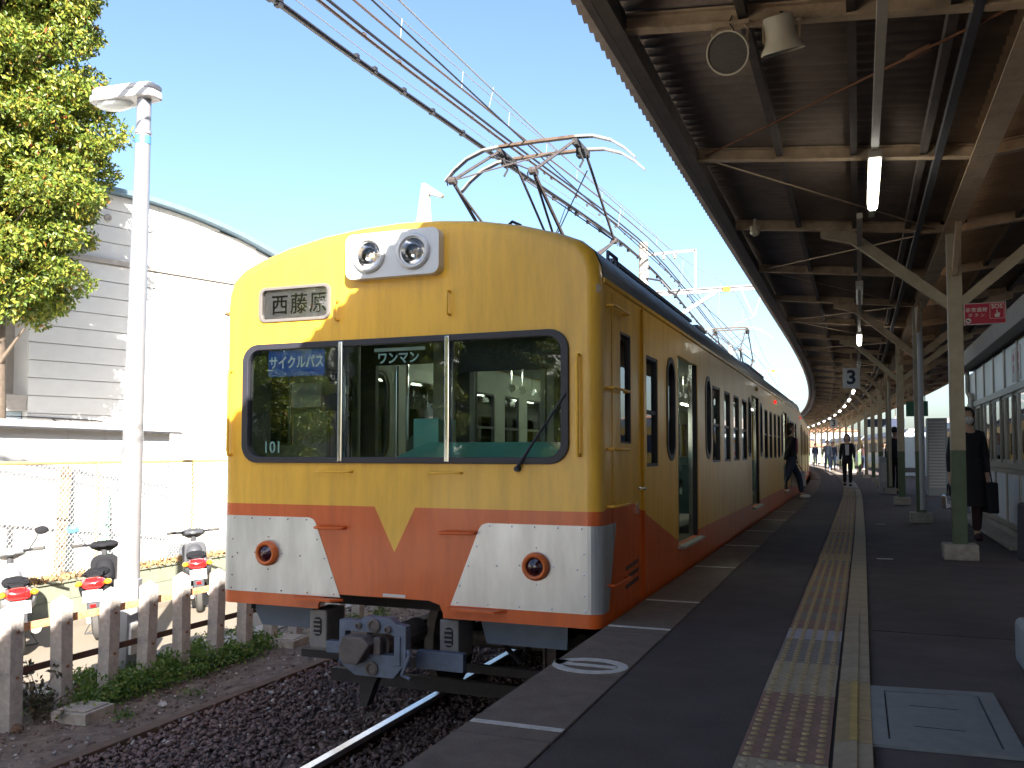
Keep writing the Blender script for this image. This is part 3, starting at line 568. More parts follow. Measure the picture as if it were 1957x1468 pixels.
    # cab door detail on the side
    for s in (1, -1):
        X = s*1.44
        mb = MB()
        for yy in (.28, 1.10): mb.box(min(X, X+s*.004), max(X, X+s*.004), yy, yy+.012, .0, 2.1)
        mb.box(min(X, X+s*.02), max(X, X+s*.02), 1.112, 1.15, .0, 2.12); mb.build('door_seam', 'side', t)
        mb = MB(); mb.tube([(X, 1.0, .80), (X+s*.05, 1.0, .80), (X+s*.05, .88, .80)], .011, 8); mb.box(min(X, X+s*.012), max(X, X+s*.012), .95, .975, .62, .70); mb.build('door_lever', 'chrome', t)
        for z in (2.0, 1.47, 1.08, .715, .22): grip((X, .16, z), (X, .58, z), (s*.05, 0, 0), .009, 'yellow' if z > .7 else 'red')
        mb = MB()
        for k in range(3): mb.prism([(.62, .13+.062*k), (.98, .15+.062*k), (.98, .175+.062*k), (.62, .155+.062*k)], X-s*.002, X+s*.006, 'x')
        mb.build('vent_louvre', 'darkrust', t)
        for yy in (9.0,): MB().lathe([(.03, 0), (.03, .03), (.0, .035)], (X, yy, 2.05), (s, 0, 0), 12).build('side_marker', 'side', t)
    MB().lathe([(.035, 0), (.03, .03), (.0, .045)], (1.44, 12.25, 2.02), (1, 0, 0), 14).build('door_lamp', M['glow_red'], t)
    # horn-shaped aerial on the front of the roof
    mb = MB(); mb.lathe([(.10, 0), (.10, .03), (.075, .05), (.07, .07)], (.06, .30, 2.635), n=16); mb.prism([(.0, 2.69), (.115, 2.69), (.10, 2.90), (.20, 2.865), (.215, 2.885), (.07, 2.985), (.045, 2.985)], .285, .315, 'y')
    mb.build('aerial', 'ivory', t, bevel=.004)
    MB().tube([(.62, .5, 2.60), (.62, .5, 2.67), (.66, .5, 2.70), (.72, .5, 2.67), (.74, .5, 2.59)], .012, 6).build('lifting_eye', 'matt', t)
def understuff(t, full=True):
    mb = MB(); mb.box(-1.25, 1.25, .9, 19.8, -.16, .12); mb.box(-.95, -.35, 4.2, 6.6, -.75, -.16); mb.box(.35, 1.15, 4.6, 9.2, -.7, -.16); mb.box(-1.15, .1, 7.4, 12, -.72, -.16); mb.build('underframe', 'under', t)
    for yb in (3.1, 16.9):
        mb = MB()
        for s in (-1, 1): mb.prism([(yb-1.5, -.60), (yb-1.3, -.45), (yb-.5, -.45), (yb-.3, -.68), (yb+.3, -.68), (yb+.5, -.45), (yb+1.3, -.45), (yb+1.5, -.60), (yb+1.2, -.72), (yb+.6, -.80), (yb-.6, -.80), (yb-1.2, -.72)], s*.80-.06, s*.80+.06, 'x')
        mb.box(-.8, .8, yb-.2, yb+.2, -.6, -.3); b = mb.build('bogie', 'under', t)
        for ya in (yb-1.05, yb+1.05):
            mb = MB()
            for s in (-1, 1): mb.lathe([(.09, -.05), (.34, -.05), (.44, -.035), (.455, -.035), (.455, -.02), (.43, -.015), (.425, .065), (.36, .065), (.34, .03), (.09, .03)], (s*.535, ya, -1.035+.43), (s, 0, 0), 28)
            mb.tube([(-.8, ya, -.605), (.8, ya, -.605)], .07, 10); mb.build('wheelset', 'coupdark', b)
    if not full: return
    for s, P in ((-1, [(-1.40, -.03), (-.84, -.03), (-.77, -.235), (-1.28, -.235)]), (1, [(.50, -.03), (1.14, -.03), (1.13, -.235), (.56, -.235)])):
        MB().prism(P, .28, .29, 'y').build('skirt_plate', 'blueplate', t)
    MB().tube([(-1.36, .28, -.05), (-1.36, .28, -.12)], .02, 6).build('skirt_bracket', 'matt', t)
    # coupler
    mb = MB(); F = -.28
    ring(mb, [(-.25, -.30), (.24, -.30), (.24, -.045), (.17, -.035), (.12, -.0), (-.06, .0), (-.10, -.03), (-.25, -.03)], [(-.205, -.235), (.155, -.235), (.155, -.11), (.11, -.1), (.10, -.1), (-.05, -.1), (-.10, -.1), (-.205, -.1)], F, F+.07)
    mb.prism([(.175, -.29), (.205, -.29), (.205, -.11), (.175, -.11)], F-.012, F, 'y'); mb.prism([(-.25, -.30), (-.13, -.38), (.15, -.38), (.22, -.30)], F, F+.07, 'y')
    c = mb.build('coupler_face', 'coupler', t, bevel=.005)
    mb = MB(); mb.prism([(-.20, -.22), (-.17, -.115), (-.02, -.115), (.03, -.16), (-.06, -.29), (-.16, -.29)], F-.10, F+.02, 'y'); mb.box(.02, .07, F-.03, F+.02, -.23, -.12); mb.build('coupler_head', 'coupdark', c, bevel=.012)
    for x, z, q in ((.015, -.052, .045), (-.10, -.06, .022), (.115, -.07, .024), (.0, -.325, .045)):
        MB().lathe([(q, 0), (q, .018), (q*.7, .022), (q*.55, .01), (0, .01)], (x, F, z), (0, -1, 0), 18).build('air_port', 'coupdark', c)
    MB().tube([(.245, F+.02, -.2), (.275, F-.02, -.22), (.235, F-.04, -.34), (.30, F-.05, -.355)], .012, 8).build('release_lever', 'coupler', c)
    MB().lathe([(.085, 0), (.085, .55)], (0, F+.07, -.19), (0, 1, 0), 14).build('drawbar', 'coupdark', t)
    MB().box(-.52, -.22, -.02, .04, -.32, -.24).build('coupler_bar', 'coupler', t, bevel=.006); MB().box(.18, .52, -.02, .04, -.37, -.25).build('coupler_bar', 'coupler', t, bevel=.006)
    mb = MB(); mb.prism([(-.16, -.36), (.02, -.36), (-.03, -.44), (-.09, -.60), (-.14, -.60), (-.14, -.45)], -.2, -.12, 'y'); mb.build('coupler_hook', 'under', t)
    for x in (-.64, .38):
        j = MB().box(x-.07, x+.07, .06, .30, -.32, -.05).build('jumper_box', 'greybox', t, bevel=.015)
        mb = MB(); mb.prism(rrect(x-.03, x+.03, -.23, -.10, .028), .052, .0601, 'y'); mb.build('socket', 'matt', j)
        mb = MB()
        for k in range(4): mb.box(x-.025, x+.025, .045, .055, -.215+.03*k, -.205+.03*k)
        mb.build('socket_bars', 'greybox', j)
    mb = MB(); mb.bar((-1.05, .9, -.72), (1.05, .9, -.72), .06, .1); mb.bar((-.9, .9, -.72), (-.9, 1.4, -.4), .08); mb.bar((.9, .9, -.72), (.9, 1.4, -.4), .08); mb.bar((-1.2, .7, -.52), (1.2, .7, -.52), .05, .06); mb.build('track_guard', 'under', t)
    mb = MB()
    for x0 in (.58,): mb.tube([(x0, .55, -.05), (x0+.03, .5, -.3), (x0+.1, .6, -.42), (x0+.12, .8, -.3)], .02, 6)
    mb.build('brake_hose', 'matt', t)
m_ = bpy.data.materials.new('glow_red'); t_, p_, L_ = nodes(m_); p_.inputs["Base Color"].default_value = (.8, .02, .02, 1); p_.inputs["Emission Color"].default_value = (1, .02, .02, 1); p_.inputs["Emission Strength"].default_value = .25; M['glow_red'] = m_
CX = -2.93
car = thing('train_car', 'yellow and orange-red front train car with twin headlights, sign 101 and silver corner plates', 'train car', (CX, 5.3, 0), group='cars of the yellow train')
make_car(car); understuff(car)
car2 = thing('train_car', 'second yellow car of the train at the platform, behind the front car', 'train car', (CX, 25.62, 0), R(.6), 'cars of the yellow train')
make_car(car2, False); understuff(car2, False)
MB().lathe([(.035, 0), (.03, .03), (.0, .045)], (1.44, .3, 2.02), (1, 0, 0), 14).build('door_lamp', M['glow_red'], car2)
car3 = copy_tree(car2); car3['label'] = 'third yellow car, farthest of the train round the curve'
def place(o, y0):
    y1 = y0+20; a, b = off(y0), off(y1); o.location = (CX+a, y0, 0); o.rotation_euler.z = -math.atan2(b-a, 20)*1.0
place(car2, 25.62); place(car3, 45.95)
gw = MB()
for k in range(8): gw.box(-1.0-.0, 1.0, 20.02+.035*k, 20.04+.035*k, .1, 2.1)
gw.build('gangway', 'matt', car)

# pantographs
M['orangepan'] = mat('worn_strip', (.13, .088, .062), .5, .5, var=.3, scale=15)
def panto(loc, label):
    t = thing('pantograph', label, 'pantograph', loc, group='pantographs on the front car'); Z = 2.75
    mb = MB()
    for x in (-.45, .45): mb.bar((x, -.75, Z-.02), (x, .75, Z-.02), .05)
    for yy in (-.6, .6): mb.bar((-.55, yy, Z-.02), (.55, yy, Z-.02), .05)
    mb.build('base_frame', 'panto', t)
    for x in (-.45, .45):
        for yy in (-.6, .6): MB().lathe([(.05, 0), (.03, .02), (.05, .04), (.03, .06), (.05, .08), (.03, .1)], (x, yy, Z-.14), n=10).build('insulator', 'ivory', t)
    for s in (-1, 1):           # front and rear halves
        ky = s*1.35; kz = 3.46; mb = MB()
        for x in (-.38, .38):
            mb.tube([(x, s*-.18, Z+.02), (x, ky, kz)], .018, 6); mb.tube([(x*.55, s*-.18, Z+.02), (x, ky-s*.02, kz-.02)], .012, 6)
        mb.tube([(-.45, s*-.18, Z+.02), (.45, s*-.18, Z+.02)], .03, 8); mb.build('lower_arm', 'panto', t)
        mb = MB(); top = s*.2
        for x in (-.38, .38):
            mb.tube([(x, ky, kz), (x*1.02, top, 4.10)], .015, 6); mb.lathe([(.035, -.03), (.035, .03)], (x, ky, kz), (1, 0, 0), 10)
        mb.tube([(-.38, ky, kz), (0, (ky+top)/2, (kz+4.10)/2), (.38, ky, kz)], .008, 5) if s > 0 else None
        mb.tube([(.38, ky, kz), (-.36, top+s*.15, 3.98)], .007, 5); mb.tube([(-.38, ky, kz), (.36, top+s*.15, 3.98)], .007, 5)
        mb.build('upper_arm', 'panto', t)
        mb = MB()
        for x in (-.38, .38): mb.tube([(x+.05*math.cos(a), ky, kz-.02+.05*math.sin(a)) for a in np.linspace(-1, 3.6, 9)], .006, 5)
        mb.build('joint_loop', 'matt', t)
    for s, dz in ((-1, .0), (1, .0)):
        c = [(-1.0, 3.86), (-.90, 3.96), (-.76, 4.06), (-.58, 4.125), (-.4, 4.14), (0, 4.145), (.4, 4.14), (.58, 4.125), (.76, 4.06), (.90, 3.96), (1.0, 3.86)]
        for nm, m, seg in (('horn', 'pantohead', c[0:5]), ('contact_strip', 'orangepan', c[4:7]), ('horn', 'pantohead', c[6:11])):
            mb = MB(); V = []
            for x, z in seg: V += [(x, s*.2-.03, z-.012), (x, s*.2+.03, z-.012), (x, s*.2+.03, z+.012), (x, s*.2-.03, z+.012)]
            n = len(seg); mb._add(V, [(4*i+a, 4*i+(a+1) % 4, 4*i+4+(a+1) % 4, 4*i+4+a) for i in range(n-1) for a in range(4)]+[(0, 1, 2, 3), (4*n-1, 4*n-2, 4*n-3, 4*n-4)]); mb.build(nm, m, t)
    for x in (-.4, .4): mb = MB(); mb.bar((x, -.22, 4.09), (x, .22, 4.09), .05, .06); mb.tube([(x, -.1, 4.09), (x+.03, -.15, 4.0), (x+.05, -.1, 3.93), (x+.02, -.12, 3.86)], .012, 5); mb.box(x-.04, x+.04, -.05, .05, 4.0, 4.1); mb.build('head_carrier', 'matt', t)
    return t
panto((CX, 8.35, 0), 'raised diamond pantograph above the front of the first car'); panto((CX, 22.5, 0), 'raised diamond pantograph farther back, at the rear of the first car')

# ------------------------------------------------------------------ station canopy
cp = thing('platform_canopy', 'long steel butterfly canopy of corrugated sheets over the platform, on cream and green columns', 'canopy', (.9, 9.85, 0))
def zb(x): return 3.28+(.85-x)*.107 if x < .9 else 3.28+(x-.95)*.107
CXR = 3.35
def wave_sheet(y0, y1, x0, x1):
    n = int(round((y1-y0)/.13)); ys = y0+np.arange(n*6+1)*(y1-y0)/(n*6); wv = .017*np.cos(2*PI*(ys-y0)/((y1-y0)/n)); V = []
    for top in (0, 1):
        for y, w in zip(ys, wv):
            for x in (x0, x1): V.append((x+off(y), y, zb(x)+.125+w+.006*top))
    m = len(ys); F = []
    for i in range(m-1): F += [(2*i, 2*i+1, 2*i+3, 2*i+2), (2*m+2*i, 2*m+2*i+2, 2*m+2*i+3, 2*m+2*i+1), (2*i, 2*i+2, 2*m+2*i+2, 2*m+2*i), (2*i+1, 2*m+2*i+1, 2*m+2*i+3, 2*i+3)]
    V = [(a-.9, b-9.85, c) for a, b, c in V]
    npmesh('roof_sheet', V, F, 'sheet', cp, smooth=False)
COLY = [-4.85+4.9*k for k in range(24)]
def colx(y): return .92-.012*(min(y, 26)-9.85)+off(y)
y = -9.75
while y < 108:
    wave_sheet(y, y+2.47, -1.50, .82); wave_sheet(y, y+2.47, .98, CXR); y += 2.45
def ch(name, m, mk):
    mb = MB(); mk(mb); return mb.build(name, m, cp, world=True)
for k in range(48):
    y = -9.75+2.45*k; a = off(y)
    for x0, x1 in ((-1.22, .84), (.96, CXR-.1)):
        def mk(mb):
            for d0, d1, w in ((0, .012, .075), (.012, .088, .012), (.088, .10, .075)):
                P = [(x0+a, zb(x0)+d0), (x1+a, zb(x1)+d0), (x1+a, zb(x1)+d1), (x0+a, zb(x0)+d1)]; mb.prism(P, y-w/2, y+w/2, 'y')
        ch('cross_beam', 'steel', mk)
def long_member(name, m, x, z0, z1, w, y0=-9.7, y1=107):
    ys = [y0]+[q for q in range(21, 107, 4)]+[y1]; V = []
    for q in ys: c = x+off(q); V += [(c-w/2, q, z0), (c+w/2, q, z0), (c+w/2, q, z1), (c-w/2, q, z1)]
    def mk(mb): mb._add(V, [(4*i+a, 4*i+(a+1) % 4, 4*i+4+(a+1) % 4, 4*i+4+a) for i in range(len(ys)-1) for a in range(4)]+[(0, 1, 2, 3), tuple(4*len(ys)-4+i for i in (3, 2, 1, 0))])
    return ch(name, m, mk)
long_member('edge_beam', 'edge', -1.235, 3.47, 3.61, .03); long_member('edge_flange', 'edge', -1.25, 3.462, 3.472, .08); long_member('edge_beam', 'steel', CXR-.08, 3.50, 3.62, .05)
long_member('fascia_strip', 'edge', -1.40, 3.615, 3.64, .05)
for x in (-.56, 0.0, .5, 1.5, 2.1, 2.7): long_member('purlin', 'edge', x, zb(x)+.03, zb(x)+.105, .05)
for x in (.815, .975): long_member('girder_flange', 'steel', x, 3.255, 3.268, .0) if False else None
long_member('girder', 'steel', .895, 3.27, 3.44, .012); long_member('girder_flange', 'steel', .895, 3.258, 3.270, .16); long_member('girder_flange', 'steel', .895, 3.44, 3.452, .16)
long_member('gutter', 'edge', .9, 3.50, 3.60, .22)
long_member('drain_pipe', 'darkgrey', .60, 3.30, 3.36, .05)
for i, y in enumerate(COLY):
    x = colx(y)
    def hcol(mb, z0, z1):
        mb.box(x-.065, x+.065, y-.065, y-.055, z0, z1); mb.box(x-.065, x+.065, y+.055, y+.065, z0, z1); mb.box(x-.006, x+.006, y-.055, y+.055, z0, z1); mb.box(x-.065, x-.055, y-.055, y+.055, z0, z1); 
    ch('column', 'colcream', lambda mb: hcol(mb, 1.08, 3.256)); ch('column_base', 'colgreen', lambda mb: hcol(mb, .10, 1.079))
    ch('column_edge', 'colwhite', lambda mb: mb.box(x-.073, x-.0655, y-.067, y-.04, 1.08, 3.25))  # pale strip painted in as the highlight along the left edge
    mb = MB(); mb.box(x-.155, x+.155, y-.15, y+.15, 0, .155); mb.build('footing', 'concrete', cp, world=True, bevel=.012)
    a = off(y)
    def knee(mb):
        for s, xe, xf in ((-1, -.02+a, -.34+a), (1, 1.85+a, 2.15+a)):
            if s < 0 and abs(y-4.95) < .1: continue
            ze = zb(xe-a)-.0; zf = zb(xf-a); mb.prism([(x+s*.066, 2.50), (x+s*.066, 2.62), (xe, ze-.005), (xf, zf-.005), (xf+s*.0, zf-.075), (xe+s*.02, ze-.13)], y-.045, y+.045, 'y')
    ch('knee_brace', 'colcream' if i % 2 else 'steel', knee)
    def knee2(mb):
        for s in (-1, 1): mb.bar((x, y+s*.06, 2.85), (x, y+s*.55, 3.25), .05, .08)
    ch('girder_bracket', 'steel', knee2)
    def bolt(mb):
        for s in (-1, 1):
            for q in range(4): mb.lathe([(.018, 0), (.018, .015)], (x+s*.0+(q-1.5)*.07, y-.09, 3.36), (0, -1, 0), 6)
    ch('bolts', 'rust', bolt)
    if i in (4, 6, 9, 12): ch('downpipe', 'jersey' if i == 4 else 'colcream', lambda mb: mb.tube([(x+.02, y-.13, .2), (x+.02, y-.13, 2.7), (x+.0, y-.05, 3.3)], .042, 10))
rods = []
for k in range(0, 22):
    y0 = -4.9+4.9*k+.05; a, b = off(y0), off(y0+2.4)
    ch('tie_rod', 'rust' if k < 3 else 'steel', lambda mb: mb.tube([(.80+a, y0-.0, zb(.8)+.02), (-1.15+b, y0+2.4, zb(-1.15)+.03)], .008, 5))
    ch('tie_rod', 'steel', lambda mb: mb.tube([(-1.15+a, y0+2.5, zb(-1.15)+.03), (.75+b, y0+4.8, zb(.8)+.02)], .007, 5))
mb = MB(); mb.bar((.42, 5.45, 3.36), (.30, 5.58, 3.365), .03); mb.build('turnbuckle', 'rust', cp, world=True)
# lamp run
LX = lambda y: (.14 if y < 9 else .04)+off(y)
mb = MB(); pts = [(.14, -8, 3.22), (.14, 8.6, 3.22)]; mb.bar(*pts, .05, .05); mb.bar((.04, 8.6, 3.22), (.04, 21, 3.22), .05, .05)
for yy in range(21, 101, 4): mb.bar((.04+off(yy), yy, 3.22), (.04+off(yy+4), yy+4, 3.22), .05, .05)
for yy in np.arange(-7.3, 100, 2.45): mb.box(LX(yy)-.01, LX(yy)+.01, yy-.01, yy+.01, 3.24, 3.36)
tag(mb.build('lamp_conduit', 'fixture'), 'cream conduit channel slung below the canopy beams carrying the tube lamps', 'conduit')
names = ['nearest lit tube lamp under the canopy, the long bright one', 'second tube lamp from the camera, unlit', 'third tube lamp from the camera, short and bright above the brace', 'fourth tube lamp, dim, just above the near hanging 3 sign']
k = 0
for yy in [6.75]+[11.85+5.0*i for i in range(17)]:
    t = thing('tube_lamp', names[k] if k < 4 else 'small far tube lamp in the receding row under the canopy', 'ceiling lamp', (LX(yy), yy, 3.15), -math.atan2(off(yy+1)-off(yy), 1), 'tube lamps under the canopy')
    MB().box(-.045, .045, -.06, 1.26, .0, .05).build('lamp_body', 'fixture', t)
    MB().prism([(-.038, 0), (-.038, -.04), (-.02, -.06), (.02, -.06), (.038, -.04), (.038, 0)], 0, 1.2, 'y').build('lamp_tube', 'tubeoff' if k in (1, 3) else 'tube', t)
    k += 1
# loudspeakers hung from the first beam
def spk(x, z, ax, lab):
    t = thing('loudspeaker', lab, 'loudspeaker', (x, 4.83, z), group='loudspeakers under the canopy'); ax = Vector(ax).normalized()
    MB().lathe([(.0, -.13), (.068, -.13), (.078, -.125), (.078, -.03), (.09, .01), (.112, .04), (.116, .055), (.108, .055)], (0, 0, 0), ax, 32, cap=(1, 0)).build('housing', 'speaker', t, smooth=True, fixn=False)
    MB().lathe([(.107, .045), (.06, .05), (0, .052)], (0, 0, 0), ax, 32).build('grille', 'mesh', t, smooth=True, fixn=False)
    mb = MB(); zt = zb(x)-z
    for s in (-1, 1): mb.tube([(s*.09, 0, 0), (s*.095, .02, .12), (s*.07, .08, zt-.02)], .007, 6)
    mb.box(-.10, .10, .05, .11, zt-.03, zt-.005); mb.build('bracket', 'steel', t)
    MB().tube([tuple(-ax*.12), (.02, .02, .13), (-.01, .06, .19), (.0, .12, zt+.06)], .004, 5).build('lead', 'matt', t)
spk(-.62, 3.24, (-.15, -1, -.62), 'round loudspeaker showing its dark mesh face, left of the pair under the canopy')
spk(-.35, 3.25, (.12, .35, -1), 'cream bell-shaped loudspeaker pointing down, right of the pair under the canopy')
# signs
def sign3(x, y, lab, s):
    t = thing('track_number_sign', lab, 'sign', (x, y, 2.74-(.15 if y > 30 else 0)), -.05, 'track number signs')
    b = MB().box(-s*.36/2, s*.36/2, -.03, .03, -s*.23, s*.23).build('sign_board', 'signw', t, bevel=.006, seg=1); text('3', s*.44, 'ink', t, (0, -.0325, -.0), off=.012)
    MB().box(-.02, .02, -.015, .015, s*.23, zb(x-off(y))-2.74+.0).build('hanger', 'steel', t)
sign3(-.13, 21.4, 'near hanging square sign with a black 3 under the canopy', 1); sign3(-1.22, 49.9, 'small far hanging square sign with a 3, above the walking people', 1.05)
t = thing('emergency_sign', 'red SOS emergency button sign fixed to the nearest column', 'sign', (1.18, 9.80, 2.43)); MB().box(-.185, .185, -.02, .02, -.107, .107).build('sign_border', 'signw', t); MB().box(-.178, .178, -.0225, -.0202, -.10, .10).build('sign_face', 'sosred', t)
text('非常通報', .046, 'signw', t, (-.075, -.0235, .035), off=.0006, ex=.0005, spacing=1.15); text('ボ タ ン', .042, 'signw', t, (-.075, -.0235, -.017), ex=.0005); text('SOS', .056, 'signw', t, (.105, -.0235, .062), off=.0015, ex=.0005)
mb = MB(); ring(mb, rrect(.042, .168, -.055, .09, .01, 3), rrect(.045, .165, -.052, .087, .008, 3), -.0235, -.0226); mb.box(.100, .110, -.0235, -.0226, -.01, .03); mb.prism(rrect(.085, .128, -.04, -.008, .008, 3), -.0235, -.0226, 'y')
for q in range(3): mb.box(.112+.007*q, .117+.007*q, -.0235, -.0226, -.012, .004)
mb.lathe([(.026, 0), (.026, .001)], (-.148, -.0226, -.068), (0, -1, 0), 20); mb.build('symbols', 'signw', t)
mb = MB(); mb.prism([(-.166, -.062), (-.15, -.058), (-.13, -.072), (-.134, -.08), (-.152, -.074), (-.164, -.072)], -.0245, -.0237, 'y'); mb.build('arrow', 'ink', t); MB().box(-.22, -.17, .0, .015, -.05, .05).build('clamp', 'steel', t)
t = thing('hanging_sign', 'dark green hanging sign board far down the platform among the columns', 'sign', (1.75, 31, 2.45)); MB().box(-.32, .32, -.04, .04, -.24, .24).build('board', 'greensign', t); MB().box(-.25, -.22, -.02, .02, .24, 1.0).build('rod', 'steel', t); MB().box(.22, .25, -.02, .02, .24, 1.0).build('rod', 'steel', t)
t = thing('hanging_sign', 'dark blue hanging sign board far down the platform, left of the green one', 'sign', (1.2, 47, 2.5)); MB().box(-.9, .9, -.04, .04, -.2, .2).build('board', 'cnavy', t); MB().box(-.5, -.47, -.02, .02, .2, .9).build('rod', 'steel', t); MB().box(.47, .5, -.02, .02, .2, .9).build('rod', 'steel', t)
MB().lathe([(0, 0), (.05, .01), (.05, .10), (.09, .14)], (-.52, 10.0, 3.44), (0, 0, 1), 12)
def cctv(x, y, z):
    t = thing('platform_camera', 'small pale camera dome on the canopy edge beam', 'camera', (x, y, z)); MB().ball((0, 0, 0), (.05, .05, .045)).build('dome', 'speaker', t, smooth=True); MB().lathe([(.055, .02), (.055, .06), (.02, .07), (.02, .14)], n=12).build('mount', 'speaker', t)
cctv(-1.0, 9.7, 3.42)

# ------------------------------------------------------------------ waiting room on the platform
wr = thing('waiting_room', 'glazed waiting room with white panels and sliding aluminium windows on the platform', 'waiting room', (2.5, 13, 0))
def wb(name, m, *b, bevel=0): return MB().box(*b).build(name, m, wr, world=True, bevel=bevel)
Y0, Y1, X0, X1 = 9.7, 16.6, 1.75, 3.3
wb('plinth', 'concrete', X0-.03, X1+.03, Y0, Y1, 0, .12); wb('doorstep', 'concrete', 1.50, X0-.03, 10.9, 16.4, 0, .05, bevel=.01)
wb('roof_slab', 'soffit', X0-.02, X1+.1, Y0-.1, Y1+.1, 2.42, 2.66); wb('fascia', 'soffit', 1.55, X0-.03, Y0-.2, Y1+.0, 2.40, 2.64, bevel=.01); wb('ceiling', 'cream', X0+.05, X1, Y0+.1, Y1-.1, 2.36, 2.415)
wb('room_floor', 'floor', X0, X1, Y0, Y1, .121, .14)
for xx, outer in ((X0, 1), (X1, 0)):
    n = 7; dy = (Y1-Y0)/n
    for k in range(n+1): wb('post', 'alum', xx-.03, xx+.03, Y0+k*dy-.035, Y0+k*dy+.035, .12, 2.36)
    wb('sill', 'alum', xx-.055, xx+.04, Y0, Y1, .86, .93); wb('transom', 'alum', xx-.045, xx+.04, Y0, Y1, 1.78, 1.86); wb('base_rail', 'alum', xx-.04, xx+.04, Y0, Y1, .14, .20); wb('sill_strip', 'alum', xx-.04, xx+.02, Y0, Y1, .80, .85)
    for k in range(n):
        a, b = Y0+k*dy+.036, Y0+(k+1)*dy-.036
        wb('lower_panel', 'roompanel', xx-.012, xx+.012, a, b, .20, .80); 
        if outer or k > 2: wb('upper_panel', 'frost', xx-.012, xx+.012, a, b, 1.86, 2.35)
        m_ = (a+b)/2
        for q, (u0, u1) in enumerate(((a, m_+.03), (m_-.03, b))):
            mb = MB(); dx = -.012 if q else .012; ring(mb, rect(u0, u1, .93, 1.78), rect(u0+.03, u1-.03, .97, 1.74), xx+dx-.01, xx+dx+.01, 'x'); w = mb.build('sliding_window', 'alum', wr, world=True)
            MB().box(xx+dx-.002, xx+dx+.002, u0+.02, u1-.02, .96, 1.75).build('pane', 'glass', w, world=True)
for yy in (Y0, Y1):
    wb('end_wall', 'roompanel', X0+.031, X1-.031, yy-.02, yy+.02, .14, 1.0 if yy == Y1 else 2.36)
wb('end_wall', 'roompanel', X0+.031, X1-.031, Y1-.02, Y1+.02, 1.9, 2.36)
MB().tube([(1.70, 16.45, 2.62), (1.70, 16.45, 2.05), (1.70, 16.2, 1.98), (1.70, 15.9, 1.98), (1.70, 15.75, 1.9), (1.70, 15.75, .1)], .035, 8).build('downpipe', 'alum', wr, world=True)
for q, yy in enumerate((11.62, 11.95)):
    p = MB().box(X0-.019, X0-.0125, yy-.14, yy+.14, 1.90, 2.30).build('notice', 'signw', wr, world=True); MB().lathe([(.05, 0), (.05, .001)], (X0-.019, yy, 2.18), (-1, 0, 0), 18).build('notice_mark', 'sosred', p, world=True) ; MB().box(X0-.0205, X0-.0192, yy-.03, yy+.03, 2.0, 2.10).build('notice_mark', 'sosred', p, world=True)
wb('bench', 'seat', X1-.5, X1-.08, 10.2, 16, .42, .5); wb('bench_support', 'alum', X1-.45, X1-.1, 10.3, 15.9, .14, .42)
mb = MB()
for yy in (10.2, 12.9): mb.box(1.7, 1.95, yy, yy+.5, 2.66, 2.85)
mb.build('roof_box', 'alum', wr, world=True)
# vending machine, cabinet, white base, bag
t = thing('vending_machine', 'pale blue vending machine standing far along the platform behind the columns', 'vending machine', (2.2, 41.5, 0)); MB().box(-.5, .5, 0, .7, .05, 1.9).build('body', 'vblue', t, bevel=.02); MB().box(-.02, .44, -.012, -.002, .85, 1.75).build('display_window', 'vblue', t)
for r_ in range(3):
    for c_ in range(5): MB().box(.02+.082*c_, .075+.082*c_, -.02, -.013, .92+.28*r_, 1.08+.28*r_).build('drink_can', ['scred', 'signblue', 'signw', 'green', 'scamber'][(r_*2+c_) % 5], t)
MB().box(-.4, .3, -.012, -.002, .2, .4).build('dispensing_flap', 'darkgrey', t)
t = thing('louvred_cabinet', 'grey cabinet with pale horizontal louvres beside the far column', 'cabinet', (1.72, 24, 0)); MB().box(-.14, .30, 0, .6, 0, 1.9).build('case', 'cabgrey', t)
for k in range(22): MB().prism([(-.12, .2+.075*k), (.24, .2+.075*k), (.24, .24+.075*k), (-.12, .24+.075*k)], -.035, -.002, 'y').build('louvre', 'signw', t)
t = thing('column_guard', 'rounded pale plastic guard around a column base at the right edge of the platform', 'guard', (.885, 4.96, 0)); MB().box(-.17, .31, -.18, .17, 0, .235).build('shell', 'basep', t, bevel=.045, seg=4)
t = thing('pillar_box', 'white box standing against a far column base', 'box', (.60, 25.0, 0)); MB().box(-.12, .12, -.2, .2, 0, .95).build('case', 'jersey', t, bevel=.03); MB().box(-.08, .08, -.205, -.2005, .3, .8).build('door', 'signw', t)

